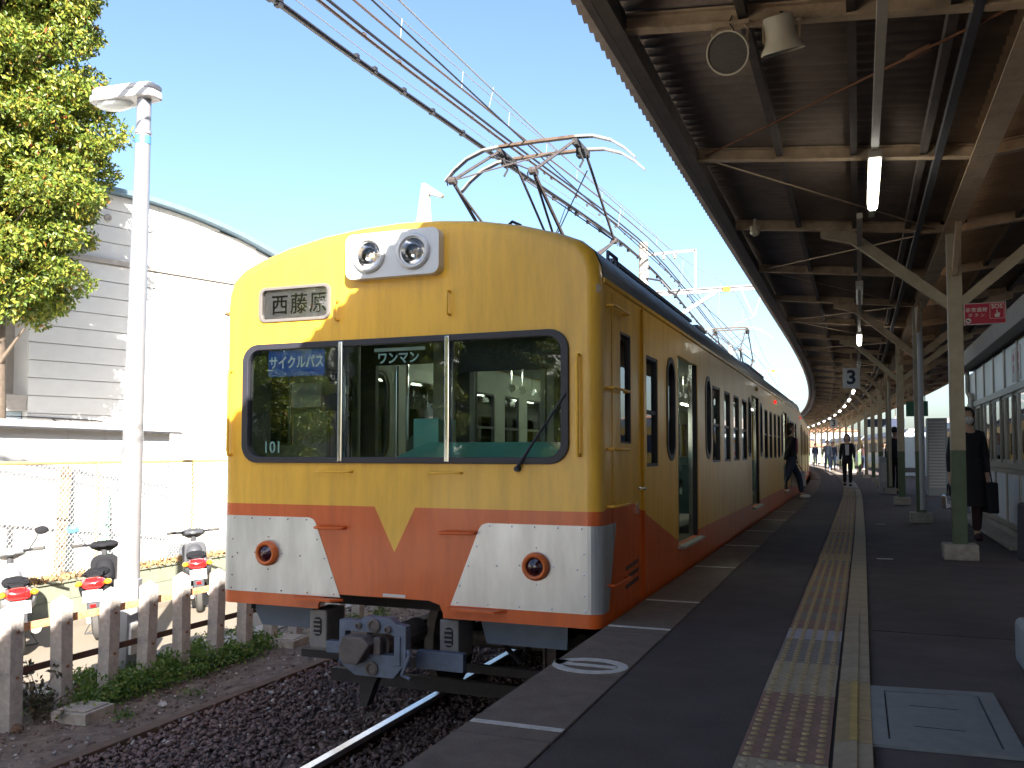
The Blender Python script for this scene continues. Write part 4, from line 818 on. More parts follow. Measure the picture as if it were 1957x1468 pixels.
# ------------------------------------------------------------------ masts, gantries, wires
M['beamgrey'] = mat('beam_grey', (.30, .30, .31), .5, .3, var=.15, scale=6)
def gantry(y, lab, a=0):
    t = thing('catenary_mast', lab, 'mast', (-5.37+a, y, GZ), group='masts carrying the overhead line')
    MB().lathe([(.17, 0), (.125, 7.9), (.0, 7.92)], n=16).build('pole', 'concrete', t, smooth=True)
    mb = MB(); z = 6.46
    for x0, z0, x1, z1, w in ((.1, z-.07, 11.6, z-.07, .075), (.1, z+.04, 11.6, z+.04, .075)): mb.bar((x0, -.05, z0+.02), (x1, -.05, z1+.02), w, .03)
    mb.box(.1, 11.6, -.055, -.045, z-.05, z+.06); mb.build('beam', 'beamgrey', t); MB().bar((.9, -.05, 5.80), (1.95, -.05, z-.05), .06, .10).build('brace', 'beamgrey', t)
    MB().box(2.12, 2.32, -.09, -.088, z-.06, z+.065).build('orange_band', 'tailring', t)
    mb = MB(); mb.bar((.1, 0, 7.55), (1.4, 0, 7.57), .05, .07); mb.bar((1.4, 0, 7.6), (1.4, 0, z+.05), .05, .05); mb.build('bracket_frame', 'beamgrey', t)
    for x0 in (.55, .85): MB().lathe([(.0, -.12), (.05, -.10), (.03, -.06), (.055, -.04), (.03, 0)], (x0, 0, 7.50), n=10).build('insulator', 'ivory', t)
    mb = MB(); mb.bar((2.6, -.05, z-.06), (2.9, -.05, 5.70), .03); mb.bar((3.13, -.05, z-.06), (2.9, -.05, 5.70), .03); mb.tube([(2.9, -.05, 5.7), (2.45, -.05, 5.55), (2.3, -.05, 5.3)], .012, 5); mb.build('registration_arm', 'beamgrey', t)
    MB().lathe([(.17, 0), (.13, 7.0), (0, 7.02)], (11.7, 0, 0), n=14).build('far_pole', 'concrete', t, smooth=True)
    mb = MB(); mb.tube([(.1, -.1, 6.9), (.5, -.1, 6.8), (.75, -.1, 6.5), (.9, -.1, 6.4), (1.0, -.1, 6.55)], .03, 6); mb.tube([(.1, -.12, 6.5), (.25, -.12, 6.1), (.6, -.12, 6.3)], .012, 5); mb.build('jumper_cable', 'cable', t)
gantry(23.5, 'overhead line mast and cross beam nearest beyond the front car'); gantry(48, 'second overhead line mast farther along the curve', off(48)); gantry(73, 'third overhead line mast, small and far', off(73)); gantry(-22, 'overhead line mast behind the platform end')
def wire(lab, pts, r, m, extra=None, name='overhead_wire'):
    P = [Vector(p) for p in pts]; out = []
    for i in range(len(P)-1):
        p0, p1, p2, p3 = P[max(i-1, 0)], P[i], P[i+1], P[min(i+2, len(P)-1)]
        for k in range(6):
            u = k/6; out.append(.5*((2*p1)+(p2-p0)*u+(2*p0-5*p1+4*p2-p3)*u*u+(3*p1-p0-3*p2+p3)*u**3))
    out.append(P[-1]); t = thing(name, lab, 'cable', tuple(P[0])); mb = MB(); mb.tube(out, r, 6); mb.build('cable_run', m, t, world=True)
    if extra: extra(t)
    return t
E5 = [(-5.5, -22, 6.1), (-5.5, -10, 5.72), (-5.5, 0, 5.62), (-5.5, 7.4, 5.69), (-5.5, 12.6, 5.90), (-5.42, 23.5, 6.30), (-5.42+off(36), 36, 6.0), (-5.42+off(48), 48, 6.3), (-5.4+off(60), 60, 6.0), (-5.42+off(73), 73, 6.3)]
def clamps(pts, r, m):
    def f(t):
        mb = MB()
        for i in range(1, len(pts)-2):
            a, b = Vector(pts[i]), Vector(pts[i+1]); n = int((b-a).length/.8)
            for k in range(n): c = a.lerp(b, min(1, (k+random.uniform(0, .9))/n)); mb.bar(c-Vector((0, .03, 0)), c+Vector((0, .03, 0)), r)
        stuff(mb.build('clamps', m, t, world=True))
    return f
wire('thick black cable bundle, leftmost of the overhead lines', E5, .036, 'cable', clamps(E5, .078, 'cable'))
wire('thin pale line just above the thick black cable', [(x+.12, y, z+.07) for x, y, z in E5], .006, 'thinwire')
E4 = [(x+.32, y, z+.08) for x, y, z in E5]
wire('brown cable of the twisted pair right of the thick black cable', E4, .020, 'copper', clamps(E4, .036, 'copper')); wire('dark cable of the twisted pair right of the thick black cable', [(x+.03, y, z+.06) for x, y, z in E4], .018, 'cable')
E3 = [(x+.62, y, z+.12) for x, y, z in E5]
def hang(top, bot, n, r=.004):
    def f(t):
        mb = MB()
        for k in range(n):
            y = -20+k*(68/n); 
            def ev(P): 
                for i in range(len(P)-1):
                    if P[i][1] <= y <= P[i+1][1]: return Vector(P[i]).lerp(Vector(P[i+1]), (y-P[i][1])/(P[i+1][1]-P[i][1]))
                return Vector(P[-1])
            mb.tube([ev(top), ev(bot)], r, 4, False)
        stuff(mb.build('droppers', 'thinwire', t, world=True))
    return f
E3b = [(x+.02, y, z+.22) for x, y, z in E3]
wire('feeder wire with short droppers, right of the twisted pair', E3, .014, 'copper', hang(E3b, E3, 40)); wire('thin carrier wire above the dropper feeder', E3b, .007, 'thinwire')
CW = [(-2.85, -22, 4.16), (-3.05, 5, 4.15), (-3.0, 23.5, 4.17), (-2.95+off(36), 36, 4.17), (-2.93+off(48), 48, 4.17), (-2.93+off(73), 73, 4.2)]
MWR = [(-2.93, -22, 5.2), (-2.96, -10, 4.55), (-3.0, 2, 4.30), (-3.0, 9, 4.34), (-2.97, 16, 4.62), (-2.93, 23.5, 5.2), (-2.93+off(30), 30, 4.7), (-2.93+off(36), 36, 4.5), (-2.93+off(48), 48, 5.2), (-2.93+off(60), 60, 4.5), (-2.93+off(73), 73, 5.2)]
wire('dark contact wire touching the pantographs', CW, .0075, 'cable'); wire('thin pale catenary wire above the contact wire with long droppers', MWR, .007, 'thinwire', hang(MWR, CW, 15))

# ------------------------------------------------------------------ far side: other train, added sun-blocking building, houses
def simple_train(x, y0, y1, lab):
    t = thing('train_car', lab, 'train car', (x, y0, 0), -math.atan2(off(y1)-off(y0), y1-y0), group='yellow cars on the far track'); L = y1-y0-.4
    mb = MB(); mb.box(-1.4, 1.4, 0, L, -.1, 2.12); mb.build('body', 'yellow2', t); MB().box(-1.41, 1.41, .01, L-.01, 1.98, 2.13).build('blue_band', 'bluestripe', t); MB().prism([(-1.4, 2.13), (-1.1, 2.45), (0, 2.58), (1.1, 2.45), (1.4, 2.13)], 0, L, 'y').build('roof', 'cabgrey', t)
    MB().box(-1.41, 1.41, .01, L-.01, .25, .95).build('pale_band', 'white', t)
    for k in range(12): MB().box(-1.415, -1.40, .9+1.5*k, 1.9+1.5*k, 1.05, 1.75).build('window', 'ink', t)
    MB().box(-.9, .9, -.01, -.002, 1.05, 1.8).build('end_window', 'ink', t); MB().box(-1.2, 1.2, 1, L-1, -.9, -.1).build('underframe', 'under', t)
simple_train(5.6, 37, 57.5, 'yellow car with a blue band on the far track, nearest end'); simple_train(5.6+off(57.7), 57.7, 78, 'second yellow car with a blue band on the far track'); simple_train(5.6+off(78.2), 78.2, 98, 'third yellow car on the far track, mostly hidden by columns')
for o in [q for q in bpy.data.objects if q.get('group') == 'yellow cars on the far track']: pass
t = thing('station_building', 'long two-storey station building across the far track', 'building', (10.5, -10, GZ)); MB().box(-2.5, 6, -45, 40, 0, 9.6).build('wall', 'housew', t); MB().box(-2.9, 6.4, -45.4, 40.4, 9.6, 9.85).build('roof', 'soffit', t)  # added out of view to keep low sun off the platform
for k in range(26):
    for z in (1.6, 4.6, 7.2): 
        w = MB().box(-2.53, -2.49, -43+3.1*k, -41+3.1*k, z, z+1.4).build('window', 'ink', t)
o = MB().box(4.0, 7.9, -40, 120, GZ-.1, GZ-.02).build('far_trackbed', 'bed'); struct(o)
t = thing('far_platform', 'low concrete platform across the far track', 'platform', (9.5, 80, 0)); MB().box(-1.5, 3, -50, 40, -1.2, 0).build('slab', 'concrete', t)
def house(x, y, w, d, h, m, r, lab, rz=0):
    t = thing('house', lab, 'house', (x, y, GZ), rz); b = MB().box(-w/2, w/2, -d/2, d/2, 0, h).build('wall', m, t); MB().prism([(-w/2-.4, h-.1), (w/2+.4, h-.1), (0, h+1.5)], -d/2-.4, d/2+.4, 'y').build('roof', r, t)
    for k in range(int(w/2.2)):
        for z in ([1.0] if h < 4 else [1.0, 3.8]):
            f = MB().box(-w/2+.6+2.1*k, -w/2+1.8+2.1*k, -d/2-.06, -d/2-.002, z, z+1.2).build('window', 'alum', t); MB().box(-w/2+.7+2.1*k, -w/2+1.7+2.1*k, -d/2-.07, -d/2-.061, z+.1, z+1.1).build('pane', 'ink', f)
house(-9, 150, 9, 8, 3.2, 'housew', 'tile', 'low house with an orange tiled roof beyond the end of the track'); house(-19, 172, 10, 9, 5.8, 'white', 'soffit', 'taller white house behind the orange roofs'); house(2, 160, 9, 8, 3.4, 'housew', 'tile', 'second low house with orange tiles, right of the first'); house(-6, 190, 12, 9, 6.4, 'white', 'tile', 'pale two-storey house farthest beyond the track end'); house(12, 125, 8, 8, 5.5, 'housew', 'soffit', 'cream house behind the far train'); house(22, 110, 9, 8, 5.4, 'white', 'tile', 'white house right of the far train'); house(30, 92, 12, 8, 6, 'white', 'soffit', 'white two-storey house seen through the waiting room')
t = thing('pale_fence', 'pale panel fence at the far end of the platform', 'fence', (1.0, 112, 0)); 
for k in range(9): MB().box(-10+2.2*k, -7.9+2.2*k, -.03, .03, 0, 1.5).build('panel', 'white', t)

# ------------------------------------------------------------------ left side: gym, shed, fences, pole
gym = thing('gymnasium', 'large white sided hall with a curved roof edged in blue-grey', 'building', (-18.4, 19.6, 0), math.atan2(.947, .32))
arc = lambda s: 8.1-.0345*(s+1.3)**2
S0, S1, CH = -3.5, 8.2, .455
cuts = [-3.5, -.45+.5, 3.1, 6.1, 8.2]
z = GZ; k = 0
while z < 6.15:
    h = min(CH, 6.17-z); c = [S0]+[q+(.0 if k % 2 else .0) for q in (0.06, 3.1, 6.1)]+[S1]
    for a, b in zip(c, c[1:]): MB().box(a+.009, b-.009, 0, .05, z+.012, z+h-.012).build('siding_panel', 'siding', gym)
    z += CH; k += 1
z = 6.30; k = 0
while z < 8.1:
    c = [-9, -6.1, -3.1, -.1, 2.2 if k < 2 else 1.2, 5, 8.2] if True else 0
    for a, b in zip(c, c[1:]):
        ss = np.linspace(a+.006, b-.006, 7); top = [min(z+CH-.012, arc(s)-.02) for s in ss]
        keep = [(s, t_) for s, t_ in zip(ss, top) if t_ > z+.02]
        if len(keep) > 1: MB().prism([(keep[0][0], z+.012)]+[(s, t_) for s, t_ in keep][:]+[(keep[-1][0], z+.012)], 0, .05, 'y').build('siding_panel', 'siding', gym)
    z += CH; k += 1
MB().box(-9, 8.2, -.07, .06, 6.17, 6.30).build('ledge', 'sidetrim', gym)
mb = MB(); ss = np.linspace(-12, 9.5, 40); mb.prism([(s, arc(s)) for s in ss]+[(s, arc(s)+.13) for s in ss[::-1]], -.30, 14, 'y'); mb.build('roof', 'bluetrim', gym)
MB().prism([(-11, GZ)]+[(s, arc(s)-.02) for s in np.linspace(-11, 8.2, 20)]+[(8.2, GZ)], 1.2, 13.5, 'y').build('hall', 'siding', gym)
MB().box(S0, S1, .051, 1.199, GZ, 6.1).build('backing_wall', 'siding', gym); MB().prism([(-9, 6.12)]+[(s, arc(s)-.03) for s in np.linspace(-9, 8.2, 16)]+[(8.2, 6.12)], .051, 1.199, 'y').build('gable_backing', 'siding', gym)
for s, z in ((-1.57, 7.42), (-.4, 7.36)): mb = MB(); mb.lathe([(.10, 0), (.10, .06), (.07, .07), (.0, .03)], (s, 0, z), (0, -1, 0), 18); mb.build('round_vent', 'sidetrim', gym)
# recessed window bay at the left
MB().box(-9, S0-.001, .9, 1.19, GZ, 6.1).build('bay_wall', 'sidetrim', gym); MB().box(-9, S0-.02, .0, .9, 2.1, 2.5).build('bay_ledge', 'sidetrim', gym); MB().box(-9, S0-.02, .3, .9, 1.35, 2.09).build('bay_panel', 'vblue', gym)
for k in range(4): MB().box(-4.72-.9*k, -3.98-.9*k, .86, .899, 2.7, 5.9).build('window', 'ink', gym)
for z in (3.3, 4.0, 4.7, 5.4): MB().box(-9, -3.9, .45, .48, z, z+.035).build('window_bar', 'signw', gym)
for s in (-3.95, -4.75, -5.6): MB().box(s, s+.05, .43, .46, 2.5, 6.1).build('window_bar', 'signw', gym)
MB().tube([(-9, -.02, 1.98), (-3.4, -.03, 1.95), (-1.6, -.03, 1.9)], .018, 5).build('wall_cable', 'cable', gym); MB().tube([(-2.9, -.03, 1.92), (-2.7, -.03, 1.8), (-2.4, -.04, 1.72), (-2.2, -.03, 1.55)], .015, 5).build('wall_cable', 'cable', gym)

t = thing('warehouse', 'white rendered warehouse along the road behind the viewpoint', 'building', (-14.4, -22, GZ)); MB().box(-9, 0, -26, 19, 0, 8.6).build('wall', 'white', t); MB().box(-9.3, .3, -26.3, 18.3, 8.6, 8.85).build('roof', 'bluetrim', t)  # added out of view; its sunlit wall brightens the shaded train front
for k in range(9): MB().box(.002, .04, -23+4.3*k, -21+4.3*k, 3.6, 5.0).build('window', 'ink', t)
sh = thing('shed', 'low white prefabricated shed with a thin flat roof behind the chain-link fence', 'shed', (-10.9, 8.0, 0), math.atan2(.985, -.17))
for k in range(7): MB().box(-1.45+.9*k+.004, -.55+.9*k-.004, 0, .04, GZ, 1.42).build('wall_panel', 'white', sh)
MB().box(-1.4, 4.83, .041, 2.0, GZ, 1.41).build('shed_body', 'white', sh); MB().box(-1.6, 5.05, -.12, 2.15, 1.425, 1.52).build('roof', 'white', sh, bevel=.01); MB().box(-1.6, 5.05, -.13, -.10, 1.40, 1.424).build('roof_edge', 'darkgrey', sh)
M['rustpale'] = mat('pale_rust', (.36, .24, .16), .85, var=.35, scale=14)
t = thing('leaning_channel', 'rusty steel channel pair leaning against the white shed', 'steel channel', tuple(MW[sh.name] @ Vector((1.45, -.35, GZ))), sh.rotation_euler.z)
for dx in (0, .14): MB().bar((dx, 0, 0), (.52+dx, .28, 1.98), .10, .03, up=(0, 1, 0)).build('channel', 'rustpale', t)
for k in range(6): MB().box(.07+.06*k+.0, .17+.06*k, -.02+.045*k, .0+.045*k, .3+.26*k, .33+.26*k).build('rung', 'rustpale', t)
t = thing('leaning_pole', 'thin green pole leaning on the white shed', 'pole', tuple(MW[sh.name] @ Vector((2.45, -.4, GZ))), sh.rotation_euler.z); MB().tube([(0, 0, 0), (.62, .36, 1.55)], .03, 8).build('rod', 'green', t); MB().tube([(.12, 0, 0), (.66, .36, 1.4)], .018, 8).build('rod', 'green', t)
# block wall and chain-link fence
bw = thing('block_wall', 'low pale concrete block wall with dead leaves along its top', 'wall', (-10, 10, GZ))
for c in range(2):
    for k in range(52):
        y = -14+.4*k+(.2 if c else 0); MB().box(-.10, .10, y+.004, y+.396, .0+.235*c+.004, .235*(c+1)-.003).build('block', 'block', bw)
MB().box(-.09, .09, -14, 7.4, 0, .466).build('mortar', 'concrete', bw); MB().box(-.13, .13, -14, 7.4, .468, .50).build('coping', 'block', bw)
lf = thing('chain_link_fence', 'chain-link fence with brown posts and rail on top of the block wall', 'fence', (-10, 9.5, -.64))
for k in range(-6, 9): MB().tube([(0, 1.93*k, 0), (0, 1.93*k, 1.57)], .026, 10).build('post', 'fencepost', lf)
MB().tube([(0, -12, 1.56), (0, 16, 1.56)], .022, 8).build('top_rail', 'fencepost', lf)
mb = MB(); s_ = .075; H = 1.5
for k in range(int(30/s_)):
    y = -12+k*s_
    for d in (-1, 1):
        a, b = (y, y+H*1.0*d); 
        mb.tube([(.028+.003*d, a, .03), (.028+.003*d, b, .03+H)], .0032, 3, False)
stuff(mb.build('wire_mesh', 'wire', lf, fixn=False))
def fleaf(n, fx, size, m, name, seed, updir=.5, long=1.6):
    g = np.random.default_rng(seed); P = fx(g, n); n = len(P); d = g.normal(size=(n, 3)); d /= np.linalg.norm(d, axis=1)[:, None]
    e = g.normal(size=(n, 3)); e[:, 2] += updir; e -= d*(e*d).sum(1)[:, None]; e /= np.linalg.norm(e, axis=1)[:, None]
    s = g.uniform(size*.6, size*1.3, n)[:, None]; w = e*s*.5; l = d*s*long*.5; nrm = np.cross(d, e)*s*.12
    V = np.stack([P-l, P-w*.8+nrm, P+l*.0+w*0-nrm*0+(-w*.0), P+l, P+w*.8+nrm], 1); V = np.stack([P-l, P-w*.8+nrm, P+l, P+w*.8+nrm], 1)
    F = np.arange(4*n).reshape(n, 4); F = np.concatenate([F[:, [0, 1, 2]], F[:, [0, 2, 3]]]); return npmesh(name, V.reshape(-1, 3), F, m)
def q1(g, n): return np.stack([g.uniform(-10.14, -9.85, n), g.beta(2, 2, n)*9+5, -.635+g.uniform(0, .05, n)], -1)
tag(stuff(fleaf(1500, q1, .07, 'deadleaf', 'fallen_leaves', 5, 2)), 'brown dead leaves drifted on the block wall', 'fallen leaves')
# concrete post fence
pf = thing('post_fence', 'row of squat concrete posts joined by two rusty steel rails beside the ballast', 'fence', (-6.28, 5.16, GZ))
me = None
for k in range(-6, 34):
    y = .475*k
    if me is None:
        mb = MB(); w = .062; mb._add([(-w, -w, -.1), (w, -w, -.1), (w, w, -.1), (-w, w, -.1), (-w, -w, .955), (w, -w, .955), (w, w, .955), (-w, w, .955), (0, 0, 1.012)], [(0, 3, 2, 1), (0, 1, 5, 4), (1, 2, 6, 5), (2, 3, 7, 6), (3, 0, 4, 7), (4, 5, 8), (5, 6, 8), (6, 7, 8), (7, 4, 8)])
        o = mb.build('concrete_post', 'postc', pf, bevel=.008); me = o.data
    else: o = link('concrete_post', me, pf)
    o.location = (random.uniform(-.012, .012), y, random.uniform(-.02, .012)); o.rotation_euler = (random.uniform(-.02, .02), random.uniform(-.02, .02), random.uniform(-.06, .06))
    for z in (.78, .42): MB().lathe([(.012, 0), (.012, .012)], (.064, .0, z), (1, 0, 0), 6).build('bolt', 'rust', o)
MB().box(-.085, -.070, -2.9, 15.8, .745, .81).build('upper_rail', 'orange', pf); MB().box(-.085, -.070, -2.9, 15.8, .40, .455).build('lower_rail', 'darkrust', pf); MB().box(-.125, -.0851, -2.9, 15.8, .745, .752).build('rail_lip', 'orange', pf)
for n_, (x, y, lab) in enumerate(((-6.02, 5.62, 'small square concrete pit cover half buried in the gravel, nearer one'), (-6.1, 8.55, 'small square concrete pit cover by the fence, farther one'))):
    t = thing('pit_cover', lab, 'pit cover', (x, y, GZ), .1); MB().box(-.17, .17, -.17, .17, -.05, .09).build('frame', 'concrete', t, bevel=.01)
    for k in range(3): MB().box(-.14+.095*k, -.05+.095*k, -.14, .14, .0905, .104).build('lid_slab', 'concrete', t, bevel=.004, seg=1)
for (x, y, r_, lab) in ((-6.45, 5.9, .05, 'pale broken stone lying left of the weeds'), (-5.62, 6.1, .045, 'pale rounded stone on the verge near the weeds'), (-6.2, 5.15, .06, 'brown brick shard lying at the foot of the first post')):
    t = thing('stone', lab, 'stone', (x, y, GZ+.03)); mb = MB(); mb.ball((0, 0, 0), (r_, r_*.8, r_*.6), 7, 5); mb.v = [(a+random.uniform(-.01, .01), b+random.uniform(-.01, .01), c) for a, b, c in mb.v]; mb.build('rock', 'palestone' if 'pale' in lab else 'curb', t)
# lamp post
lp = thing('street_lamp', 'tall white street lamp pole with a flat head, beside the concrete post fence', 'street lamp', (-6.70, 6.75, GZ), tilt=(0, R(1.1)))
MB().lathe([(.105, .9), (.10, 1.6), (.082, 4.2), (.068, 5.72), (.07, 5.73)], n=24).build('pole', 'polepaint', lp, smooth=True); MB().lathe([(.128, 0), (.128, .96), (.10, .97)], n=8).build('base_box', 'polepaint', lp)
MB().lathe([(.0765, 5.27), (.0755, 5.35)], n=24).build('blue_band', 'mirrorblue', lp, fixn=False); MB().lathe([(.080, 5.37), (.080, 5.40)], n=24).build('collar', 'polepaint', lp)
mb = MB(); P = [(.14, -.10), (.16, -.05), (.16, .05), (.14, .10), (-.05, .13), (-.30, .14), (-.50, .155), (-.60, .12), (-.64, 0), (-.60, -.12), (-.50, -.155), (-.30, -.14), (-.05, -.13)]
mb.prism(P, 5.72, 5.80, 'z'); mb.prism([(x*.97, y*.93) for x, y in P], 5.805, 5.86, 'z'); mb.build('lamp_head', 'jersey', lp, bevel=.02, seg=3); MB().ball((-.38, 0, 5.715), (.22, .12, .05)).build('diffuser', 'frost', lp, smooth=True)
MB().box(.10, .13, -.07, .07, .25, .55).build('notice', 'signw', lp)
# ------------------------------------------------------------------ vegetation
def tree(name, lab, loc, seed, prof, n, leaf=.105, keep=None):
    t = thing(name, lab, 'tree', loc); g = np.random.default_rng(seed); zs = [p[0] for p in prof]; rs = [p[1] for p in prof]
    cl = []
    for k in range(420):
        z = g.uniform(zs[0], zs[-1]); a = g.uniform(0, 2*PI); r = np.interp(z, zs, rs)*math.sqrt(g.uniform(.12, 1))*.88; cl.append((r*math.cos(a), r*math.sin(a), z))
    cl = np.array(cl); i = g.integers(0, len(cl), n); sz = g.uniform(.35, .72, len(cl))[i][:, None]
    v = g.normal(size=(n, 3)); v /= np.linalg.norm(v, axis=1)[:, None]; P = cl[i]+v*sz*g.uniform(.35, 1, n)[:, None]**.5*np.array([1, 1, .62])
    if keep is not None: P = P[keep(P+np.array(loc))]
    d = g.normal(size=(len(P), 3))*.8; d[:, 2] -= .5; d /= np.linalg.norm(d, axis=1)[:, None]; e = g.normal(size=(len(P), 3)); e -= d*(e*d).sum(1)[:, None]; e /= np.linalg.norm(e, axis=1)[:, None]
    s = g.uniform(leaf*.6, leaf*1.25, len(P))[:, None]; nr = np.cross(d, e)*s*.14
    V = np.stack([P, P+d*s*.5+e*s*.24+nr, P+d*s, P+d*s*.5-e*s*.24+nr], 1).reshape(-1, 3); F = np.arange(len(V)).reshape(-1, 4); F = np.concatenate([F[:, [0, 1, 2]], F[:, [0, 2, 3]]])
    npmesh('crown', V, F, 'leaf', t)
    mb = MB(); top = zs[-1]*.92; mb.tube([(0, 0, 0), (.05, .03, zs[0]*.6), (-.04, .05, zs[0]+1.2), (.05, -.03, top)], [.24, .19, .15, .03], 10)
    for k in range(16):
        z = zs[0]*.75+(top-zs[0])*k/19; a = k*2.4; r = np.interp(z+.8, zs, rs)*.8; mb.tube([(0, 0, z), (r*.5*math.cos(a), r*.5*math.sin(a), z+.35), (r*math.cos(a+.2), r*math.sin(a+.2), z+.9)], [.07, .045, .015], 6)
    mb.build('trunk', 'bark', t, smooth=True)
    return t
GP = np.array([-18.4, 19.6]); GN = np.array([.947, -.32])
tr = tree('broadleaf_tree', 'tall yellow-green tree rising in front of the white hall at the left edge', (-17.3, 13.6, GZ), 11, [(5.3, .9), (5.8, 1.5), (6.4, 1.85), (7.3, 2.1), (8.4, 2.35), (9.4, 2.5), (10.3, 2.2), (11.5, 2.1), (13, 2.15), (14.5, 1.6), (15.3, .6)], 230000, .125, keep=lambda P: ((P[:, :2]-GP) @ GN) > .35)
for o in tr.children: 
    if o.name.startswith('trunk') and 'kind' in o: del o['kind']
for k, (x, y, s) in enumerate(((-12.6, -5.2, .68), (-12.2, -12.0, .6), (-11.6, -18.5, .82))):
    c = copy_tree(tr); c.location = (x, y, GZ-3.2*s); c.scale = (s*1.25, s*1.25, s*.95); c.rotation_euler.z = k*1.3
    c['label'] = ['leafy tree at the near end of the warehouse, seen only reflected in the windscreen', 'lower leafy tree at the middle of the warehouse behind the viewpoint', 'leafy tree farther along the warehouse behind the viewpoint'][k]; c['group'] = 'trees behind the viewpoint'; c.name = 'broadleaf_tree'
def q2(g, n):
    c = np.stack([g.uniform(-6.62, -6.05, 90), 5.55+g.beta(1.3, 1.3, 90)*3.0, np.zeros(90)], -1); h = g.uniform(.05, .26, 90); i = g.integers(0, 90, n)
    P = c[i]; rr = g.normal(size=(n, 3))*np.array([.075, .085, 0]); z = g.uniform(0, 1, n)**.8*h[i]; P = P+rr; P[:, 2] = GZ+.01+z; return P
tag(stuff(fleaf(15000, q2, .026, 'weed', 'weeds', 21, 1.5)), 'low green weeds growing along the foot of the concrete posts', 'weeds')
def q2b(g, n):
    c = np.stack([g.uniform(-6.6, -5.45, 26), g.uniform(5.5, 14, 26), np.zeros(26)], -1); i = g.integers(0, 26, n); P = c[i]+g.normal(size=(n, 3))*np.array([.05, .05, 0]); P[:, 2] = GZ+.01+g.uniform(0, .07, n); return P
tag(stuff(fleaf(1800, q2b, .022, 'weed', 'weed_tufts', 22, 1.5)), 'small scattered tufts of weed on the dirt verge', 'weeds')
t = thing('dry_shrub', 'dark straggly shrub between the first and second concrete posts', 'shrub', (-6.33, 5.42, GZ)); mb = MB(); g = np.random.default_rng(4); tips = []
for k in range(22):
    a = g.uniform(0, 2*PI); l = g.uniform(.12, .34); z = g.uniform(.08, .42); p = [(0, 0, 0), (l*.4*math.cos(a), l*.4*math.sin(a), z*.5), (l*math.cos(a+.3), l*math.sin(a+.3), z)]; mb.tube(p, [.006, .004, .002], 4); tips += p[1:]
mb.build('stems', 'bark', t); tips = np.array(tips)
def q3(g, n): return tips[g.integers(0, len(tips), n)]+g.normal(size=(n, 3))*.03
o = fleaf(420, q3, .035, 'dryleaf', 'leaves', 9, 1); o.parent = t

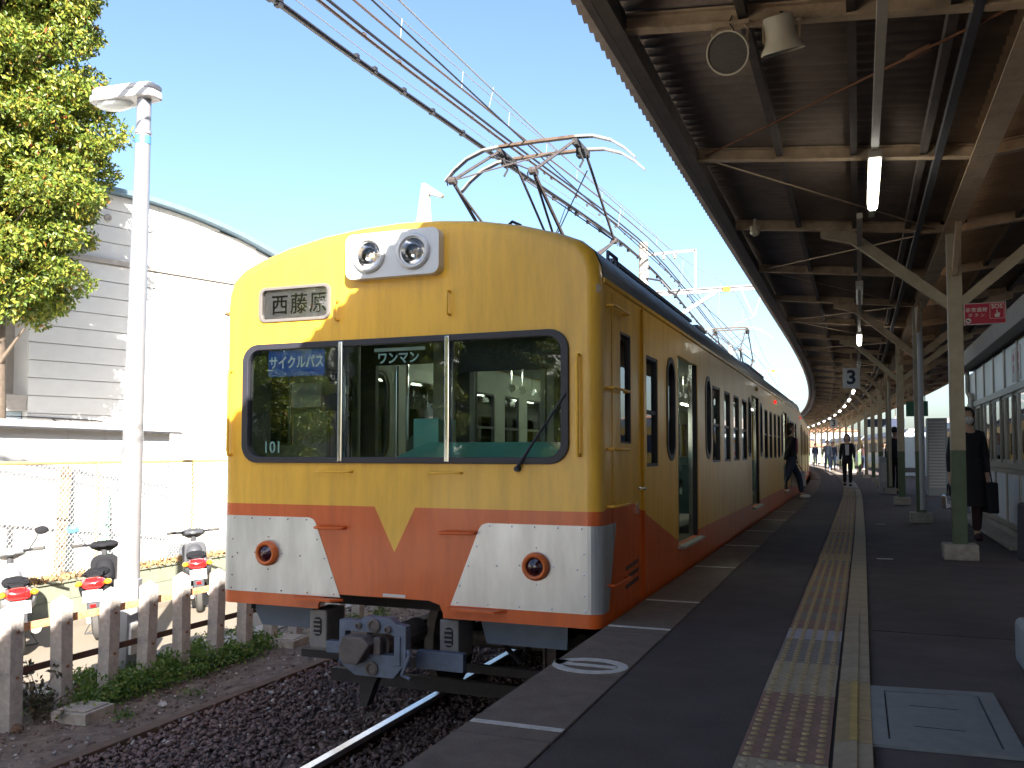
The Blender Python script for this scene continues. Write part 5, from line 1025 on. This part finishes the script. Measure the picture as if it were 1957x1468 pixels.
# ------------------------------------------------------------------ scooters
def scooter(lab, loc, rz, body, cowl, mirror=True):
    """nose along local +y, tail towards -y"""
    t = thing('motor_scooter', lab, 'motor scooter', loc, rz, 'scooters parked along the wall', tilt=(0, R(-4)))
    for y, nm in ((-.55, 'rear_wheel'), (.62, 'front_wheel')):
        w = MB().lathe([(.13, -.04), (.19, -.05), (.235, -.03), (.245, 0), (.235, .03), (.19, .05), (.13, .04)], (0, y, .245), (1, 0, 0), 24).build('wheel', 'tyre', t, smooth=True, fixn=True)
        MB().lathe([(.03, -.055), (.13, -.045), (.13, .045), (.03, .055)], (0, y, .245), (1, 0, 0), 16).build('rim', 'cabgrey', w)
    def loft(name, m, rows, par=t):     # rows: (y, z, half width, half height)
        mb = MB(); V = []; n = 14
        for y, z, w, h in rows: V += [(w*math.copysign(abs(math.cos(a))**.75, math.cos(a)), y, z+h*math.copysign(abs(math.sin(a))**.75, math.sin(a))) for a in [2*PI*k/n for k in range(n)]]
        mb._add(V, [(i*n+k, i*n+(k+1) % n, (i+1)*n+(k+1) % n, (i+1)*n+k) for i in range(len(rows)-1) for k in range(n)]+[tuple(range(n))[::-1], tuple((len(rows)-1)*n+k for k in range(n))])
        return mb.build(name, m, par, smooth=True)
    loft('rear_body', body, [(-.82, .66, .06, .05), (-.75, .64, .16, .10), (-.5, .60, .19, .14), (-.2, .52, .17, .17), (.0, .42, .12, .16), (.05, .36, .11, .1)])
    loft('seat', 'scblack', [(-.68, .765, .06, .015), (-.60, .775, .13, .035), (-.3, .77, .135, .05), (-.05, .75, .11, .05), (.03, .72, .05, .03)])
    MB().box(-.13, .13, -.02, .38, .27, .33).build('footboard', 'scblack', t, bevel=.02)
    mb = MB(); mb.prism(rrect(-.17, .17, .28, .90, .12), .40, .47, 'y'); mb.build('leg_shield', cowl, t, bevel=.02, seg=2); loft('inner_cowl', body, [(.30, .62, .05, .10), (.34, .66, .10, .16), (.41, .68, .12, .18)])
    loft('front_fender', body, [(.42, .52, .05, .04), (.55, .54, .075, .05), (.72, .48, .07, .05), (.85, .38, .04, .03)])
    MB().tube([(0, .62, .25), (0, .52, .6), (0, .42, .98)], .035, 8).build('fork', 'darkgrey', t)
    loft('handlebar_cowl', cowl, [(.30, 1.03, .05, .02), (.36, 1.03, .15, .045), (.44, 1.02, .17, .06), (.52, .99, .12, .06), (.56, .96, .05, .03)])
    hb = MB().tube([(-.33, .30, 1.05), (-.24, .33, 1.045), (-.1, .38, 1.03), (.1, .38, 1.03), (.24, .33, 1.045), (.33, .30, 1.05)], .016, 8).build('handlebar', 'scblack', t)
    for s in (-1, 1): MB().tube([(s*.36, .285, 1.05), (s*.24, .33, 1.045)], .021, 8).build('grip', 'tyre', hb); MB().tube([(s*.17, .38, 1.05), (s*.34, .40, 1.03)], .006, 5).build('brake_lever', 'cabgrey', hb)
    if mirror:
        for s in ((-1,) if mirror == 1 else (-1, 1)):
            mr = MB().tube([(s*.2, .36, 1.05), (s*.27, .36, 1.15), (s*.30, .35, 1.22)], .006, 6).build('mirror', 'scblack', t); MB().ball((s*.34, .34, 1.26), (.075, .015, .05)).build('mirror_shell', 'mirrorblue' if mirror == 1 else 'scblack', mr, smooth=True)
    # rear lights, mudguard, plate, rack, exhaust
    l = loft('tail_light', 'scred', [(-.88, .69, .04, .02), (-.86, .69, .11, .05), (-.78, .70, .14, .065), (-.70, .70, .12, .06)])
    for s in (-1, 1): mb = MB(); mb.ball((s*.155, -.76, .70), (.045, .07, .036)); mb.build('indicator', 'scamber', t, smooth=True)
    MB().prism([(-.84, .64), (-.88, .50), (-.86, .36), (-.80, .34), (-.78, .60)], -.07, .07, 'x').build('mudguard', 'scgrey', t, bevel=.01); MB().box(-.105, .105, -.895, -.885, .50, .63).build('number_plate', 'plate', t); MB().box(-.03, .03, -.90, -.88, .44, .47).build('reflector', 'scred', t)
    mb = MB(); mb.tube([(-.10, -.45, .80), (-.10, -.80, .81), (.10, -.80, .81), (.10, -.45, .80)], .009, 6); mb.tube([(-.10, -.62, .805), (.10, -.62, .805)], .007, 6); mb.build('luggage_rack', 'scblack', t)
    MB().tube([(.13, -.2, .25), (.15, -.5, .25), (.15, -.78, .30)], [.03, .055, .05], 10).build('exhaust', 'cabgrey', t); MB().box(-.12, -.06, -.62, -.1, .20, .34).build('engine', 'cabgrey', t, bevel=.03)
    MB().tube([(.08, -.1, .25), (.2, -.18, .02), (-.2, -.18, .02), (-.08, -.1, .25)], .014, 6).build('stand', 'darkgrey', t)
    return t
GR = GZ-.01
scooter('black scooter with a red tail light and blue-backed mirror, left of the street lamp', (-8.75, 8.47, GR), R(40), 'scblack', 'scblack', 1)
scooter('grey scooter right of the street lamp, partly behind the train', (-8.90, 10.32, GR), R(43), 'scgrey', 'scgrey', 0)
s3 = scooter('silver scooter cut by the left edge of the photo', (-9.0, 7.45, GR), R(54), 'scsilver', 'scsilver', 2)

# ------------------------------------------------------------------ people
def skin(name, pts, edges, rad, m, parent, lv=1, root=0):
    me = bpy.data.meshes.new(name); bm = bmesh.new(); ly = bm.verts.layers.skin.verify(); vs = [bm.verts.new(p) for p in pts]
    for i, (v, r) in enumerate(zip(vs, rad)): v[ly].radius = r if isinstance(r, tuple) else (r, r); v[ly].use_root = (i == root)
    for e in edges: bm.edges.new((vs[e[0]], vs[e[1]]))
    bm.to_mesh(me); bm.free(); o = link(name, me, parent); me.materials.append(M[m])
    s = o.modifiers.new('skin', 'SKIN'); s.use_smooth_shade = True; b = o.modifiers.new('sub', 'SUBSURF'); b.levels = lv; b.render_levels = lv
    return o
def person(lab, loc, face, h, stride=.0, arms=(0, 0), hair='short', top='cblack', bottom='cblack', shoes='cblack', coat=False, skirt=False, bag=None, backpack=False, mask=False, inner=None, lean=0, fine=1, extra=None, armbend=(.1, .1)):
    """local -y is forward; face = heading the person looks to (radians, 0 = towards -y)"""
    t = thing('person', lab, 'person', loc, face); k = h; V = lambda x, y, z: (x*k, (y-lean*max(0, z-.5))*k, z*k)
    st = stride
    hipL, hipR = V(.048, 0, .515), V(-.048, 0, .515)
    kn = {1: V(.052, -.02-st*.55, .285), -1: V(-.052, -.02+st*.45, .285)}; an = {1: V(.050, -st*.9+.01, .045), -1: V(-.050, st*1.1+.01, .045+abs(st)*.12)}
    toe = {s: tuple(Vector(an[s])+Vector((0, -.085*k, -.028*k if s == 1 else -.03*k))) for s in (1, -1)}
    sh = {1: V(.092, 0, .795), -1: V(-.092, 0, .795)}; el = {}; wr_ = {}; hd = {}
    for s, a, bb in ((1, arms[0], armbend[0]), (-1, arms[1], armbend[1])):
        el[s] = V(s*.122, -math.sin(a)*.17+.015, .81-.175*math.cos(a)); wr_[s] = tuple(Vector(el[s])+Vector((s*.008, -math.sin(a+bb)*.15, -.15*math.cos(a+bb)))*k); hd[s] = tuple(Vector(wr_[s])+Vector((0, -math.sin(a+bb)*.045, -.05*math.cos(a+bb)))*k)
    P = [V(0, 0, .53), V(0, 0, .62), V(0, 0, .73), V(0, 0, .815), V(0, -.005, .865), V(0, -.012, .905), V(0, -.008, .955), V(0, -.0, .985)]; E = [(i, i+1) for i in range(7)]; Rr = [(.085*k, .06*k), (.078*k, .052*k), (.088*k, .055*k), (.043*k, .034*k), (.027*k, .03*k), (.042*k, .05*k), (.048*k, .060*k), (.030*k, .036*k)]
    def chain(base, pts, rs):
        b = base
        for p, r in zip(pts, rs): P.append(tuple(p)); Rr.append(r*k); E.append((b, len(P)-1)); b = len(P)-1
        return b
    for s in (1, -1):
        chain(0, [V(s*.048, 0, .50), kn[s], an[s], toe[s]], [.052, .034, .023, .018])
        w = chain(3, [sh[s], el[s], wr_[s], hd[s]], [.029, .024, .017, .018])
        if fine:
            d = (Vector(hd[s])-Vector(wr_[s])).normalized(); side = Vector((0, 1, 0)); 
            for q, (o_, l) in enumerate(((-.016, .036), (-.006, .042), (.005, .040), (.015, .033))):
                p1 = Vector(hd[s])+side*o_*k+d*.02*k; p2 = p1+d*l*.6*k+Vector((-s*.006*k, 0, 0)); chain(w, [p1, p2], [.0065, .005])
            chain(w-1, [Vector(wr_[s])+d*.02*k+side*-.022*k, Vector(wr_[s])+d*.045*k+side*-.034*k], [.0075, .006])
    skin('body', P, E, Rr, 'skin', t)
    # clothes
    q = 1.14; P = [V(0, 0, .50), V(0, 0, .60), V(0, 0, .73), V(0, 0, .82), V(0, 0, .845)]; E = [(0, 1), (1, 2), (2, 3), (3, 4)]; Rr = [(.108*k, .082*k), (.098*k, .072*k), (.103*k, .072*k), (.066*k, .056*k), (.044*k, .044*k)]
    for s in (1, -1): chain(3, [sh[s], el[s], tuple(Vector(wr_[s])*.95+Vector(el[s])*.05)], [.041, .034, .026])
    skin('coat' if coat else 'jacket', P, E, Rr, top, t)
    P = [V(0, 0, .535), V(0, 0, .60)]; E = [(0, 1)]; Rr = [(.097*k, .073*k), (.088*k, .064*k)]
    if skirt != 'bare':
        for s in (1, -1): chain(0, [V(s*.05, 0, .49), kn[s], tuple(Vector(an[s])+Vector((0, 0, .012*k)))], [.062, .044, .033])
        skin('trousers', P, E, Rr, bottom, t)
    else: MB().lathe([(.10*k, 0), (.115*k, -.1*k), (.13*k, -.2*k)], V(0, 0, .57), n=16, sy=.75).build('skirt', bottom, t, smooth=True, fixn=False)
    if coat: MB().lathe([(.100*k, .02*k), (.118*k, -.10*k), (.135*k, -.22*k), (.15*k, -.34*k), (.14*k, -.345*k), (.05*k, -.2*k)], V(0, .005, .60), n=20, sx=1, sy=.72).build('coat_skirt', top, t, smooth=True, fixn=False)
    for s in (1, -1):
        a, b = Vector(an[s]), Vector(toe[s]); MB().ball(tuple((a+b)/2+Vector((0, .0, -.008*k))), (.030*k, .075*k, .030*k), 10, 6).build('shoe', shoes, t, smooth=True)
    # hair cap, ears, eyes
    c = Vector(V(0, .006, .948)); mb = MB(); n, m = 14, 9; VV = []; F = []
    R0 = (.058*k, .068*k, .066*k)
    for i in range(m+1):
        th = PI*.62*i/m
        for j in range(n): ph = 2*PI*j/n; th2 = th*(.55 if math.sin(ph) < -.35 else 1.0); VV.append((c.x+R0[0]*math.sin(th2)*math.cos(ph), c.y+R0[1]*math.sin(th2)*math.sin(ph), c.z+R0[2]*math.cos(th2)))
    mb._add(VV, [(i*n+j, (i+1)*n+j, (i+1)*n+(j+1) % n, i*n+(j+1) % n) for i in range(m) for j in range(n)])
    if hair != 'short': mb.ball(tuple(c+Vector((0, .018*k, -.045*k if hair == 'bob' else -.07*k))), (.062*k, .045*k, (.06 if hair == 'bob' else .10)*k), 12, 8)
    mb.build('hair', 'hair', t, smooth=True)
    f = c+Vector((0, -.062*k, -.018*k)); MB().ball(tuple(f+Vector((0, -.004*k, -.012*k))), (.007*k, .012*k, .014*k), 8, 6).build('nose', 'skin', t, smooth=True)
    for s in (1, -1): MB().ball(tuple(f+Vector((s*.019*k, .006*k, .002*k))), (.006*k, .004*k, .003*k), 8, 5).build('eye', 'ink', t); MB().ball(tuple(c+Vector((s*.056*k, 0, -.022*k))), (.006*k, .012*k, .018*k), 8, 6).build('ear', 'skin', t, smooth=True)
    MB().ball(tuple(f+Vector((0, .006*k, -.033*k))), (.014*k, .005*k, .003*k), 8, 5).build('mouth', 'cmaroon', t)
    if mask: MB().ball(tuple(f+Vector((0, .014*k, -.026*k))), (.040*k, .032*k, .034*k), 12, 8).build('face_mask', 'signw', t, smooth=True)
    if inner: MB().prism([(-.030*k, .60*k), (.030*k, .60*k), (.036*k, .80*k), (-.036*k, .80*k)], -.088*k, -.070*k, 'y').build('shirt', inner, t, bevel=.006)
    if backpack: mb = MB(); mb.ball(V(0, .12, .70), (.10*k, .065*k, .14*k), 12, 8); mb.build('backpack_body', 'cblack', t, smooth=True)
    return t, {s: t_ for s, t_ in hd.items()}
def handbag(lab, pt, hand, m, w=.26, hh=.22, nm='handbag'):
    p = MW[pt.name] @ Vector(hand); p = p+Vector((0, 0, -.03)); t = thing(nm, lab, 'bag', tuple(p), pt.rotation_euler.z+PI/2)
    MB().tube([(-w*.3, 0, -.14), (-.02, 0, 0), (.02, 0, 0), (w*.3, 0, -.14)], .008, 6).build('strap', 'matt', t)
    mb = MB(); mb.prism([(-w/2, -.14-hh), (w/2, -.14-hh), (w*.42, -.13), (-w*.42, -.13)], -.06, .06, 'y'); mb.build('bag_body', m, t, bevel=.025, seg=3); return t
p1, h1 = person('person in a long black coat and white face mask, standing behind the nearest column', (1.235, 12.1, 0), .12, 1.60, .03, (.06, .1), 'bob', 'cblack', 'cmaroon', 'cmaroon', coat=True, mask=True, fine=1)
handbag('crumpled silver bag held by the person in the black coat', p1, (h1[-1][0]-.03, h1[-1][1], h1[-1][2]), 'bag', .24, .16); handbag('large black tote bag on the right of the person in the black coat', p1, (h1[1][0]+.02, h1[1][1], h1[1][2]+.16), 'cblack', .34, .36, 'tote_bag')
person('person in an open dark suit over a white shirt, walking towards the viewer', (-.34, 29.6, 0), -.0, 1.62, .10, (.35, -.2), 'bob', 'cblack', 'cblack', 'cblack', inner='cwhite', armbend=(.3, .5))
person('person in a grey-blue jacket and jeans walking, left of the dark suited person', (-1.66, 53, 0), .1, 1.72, .12, (.4, -.3), 'short', 'cblue', 'jeans', 'cwhite', fine=0)
person('person in a dark jacket and jeans just right of the grey-blue jacket', (-1.42, 55, 0), .1, 1.66, .09, (.2, -.3), 'short', 'cnavy', 'jeans', 'cblack', fine=0)
person('person in a dark jacket and grey trousers, farthest left by the platform edge', (-3.05, 70, 0), 0, 1.72, .05, (.1, -.1), 'short', 'cnavy', 'cgrey', 'cblack', fine=0)
person('long-haired person in a pinkish top beside the far columns', (.25, 57, 0), 2.6, 1.60, .06, (.2, -.1), 'long', 'cmaroon', 'cnavy', 'cwhite', fine=0)
person('long-haired person in a black jacket and short skirt among the columns', (1.45, 57, 0), .3, 1.60, .08, (.2, -.2), 'long', 'cblack', 'cblack', 'cblack', skirt='bare', fine=0)
person('person in red and white far among the columns', (2.1, 62, 0), .3, 1.62, .08, (.3, -.2), 'short', 'cmaroon', 'cwhite', 'cwhite', fine=0)
person('person with a black backpack half hidden by the third column', (.86, 24.75, 0), PI*.9, 1.70, .05, (.1, -.1), 'short', 'cnavy', 'cblack', 'cblack', backpack=True, fine=0)
p2, h2 = person('person in dark jacket over pink stepping off the train with a white bag', (-1.42, 20.75, .04), -1.35+PI, 1.66, .17, (.3, -.3), 'bob', 'cblack', 'cnavy', 'cwhite', inner='cpink', fine=0)
handbag('white shopping bag carried by the person leaving the train', p2, h2[1], 'cwhite', .34, .34, 'shopping_bag')
p3, h3 = person('person in black standing just outside the right edge, carrying a dark bag', (1.17, 5.30, 0), .2, 1.65, .02, (.05, .05), 'bob', 'cblack', 'cblack', 'cblack')
t = handbag('black bag hanging at the right edge of the photo', p3, (h3[-1][0]-.12, h3[-1][1], h3[-1][2]+.24), 'cblack', .30, .30)
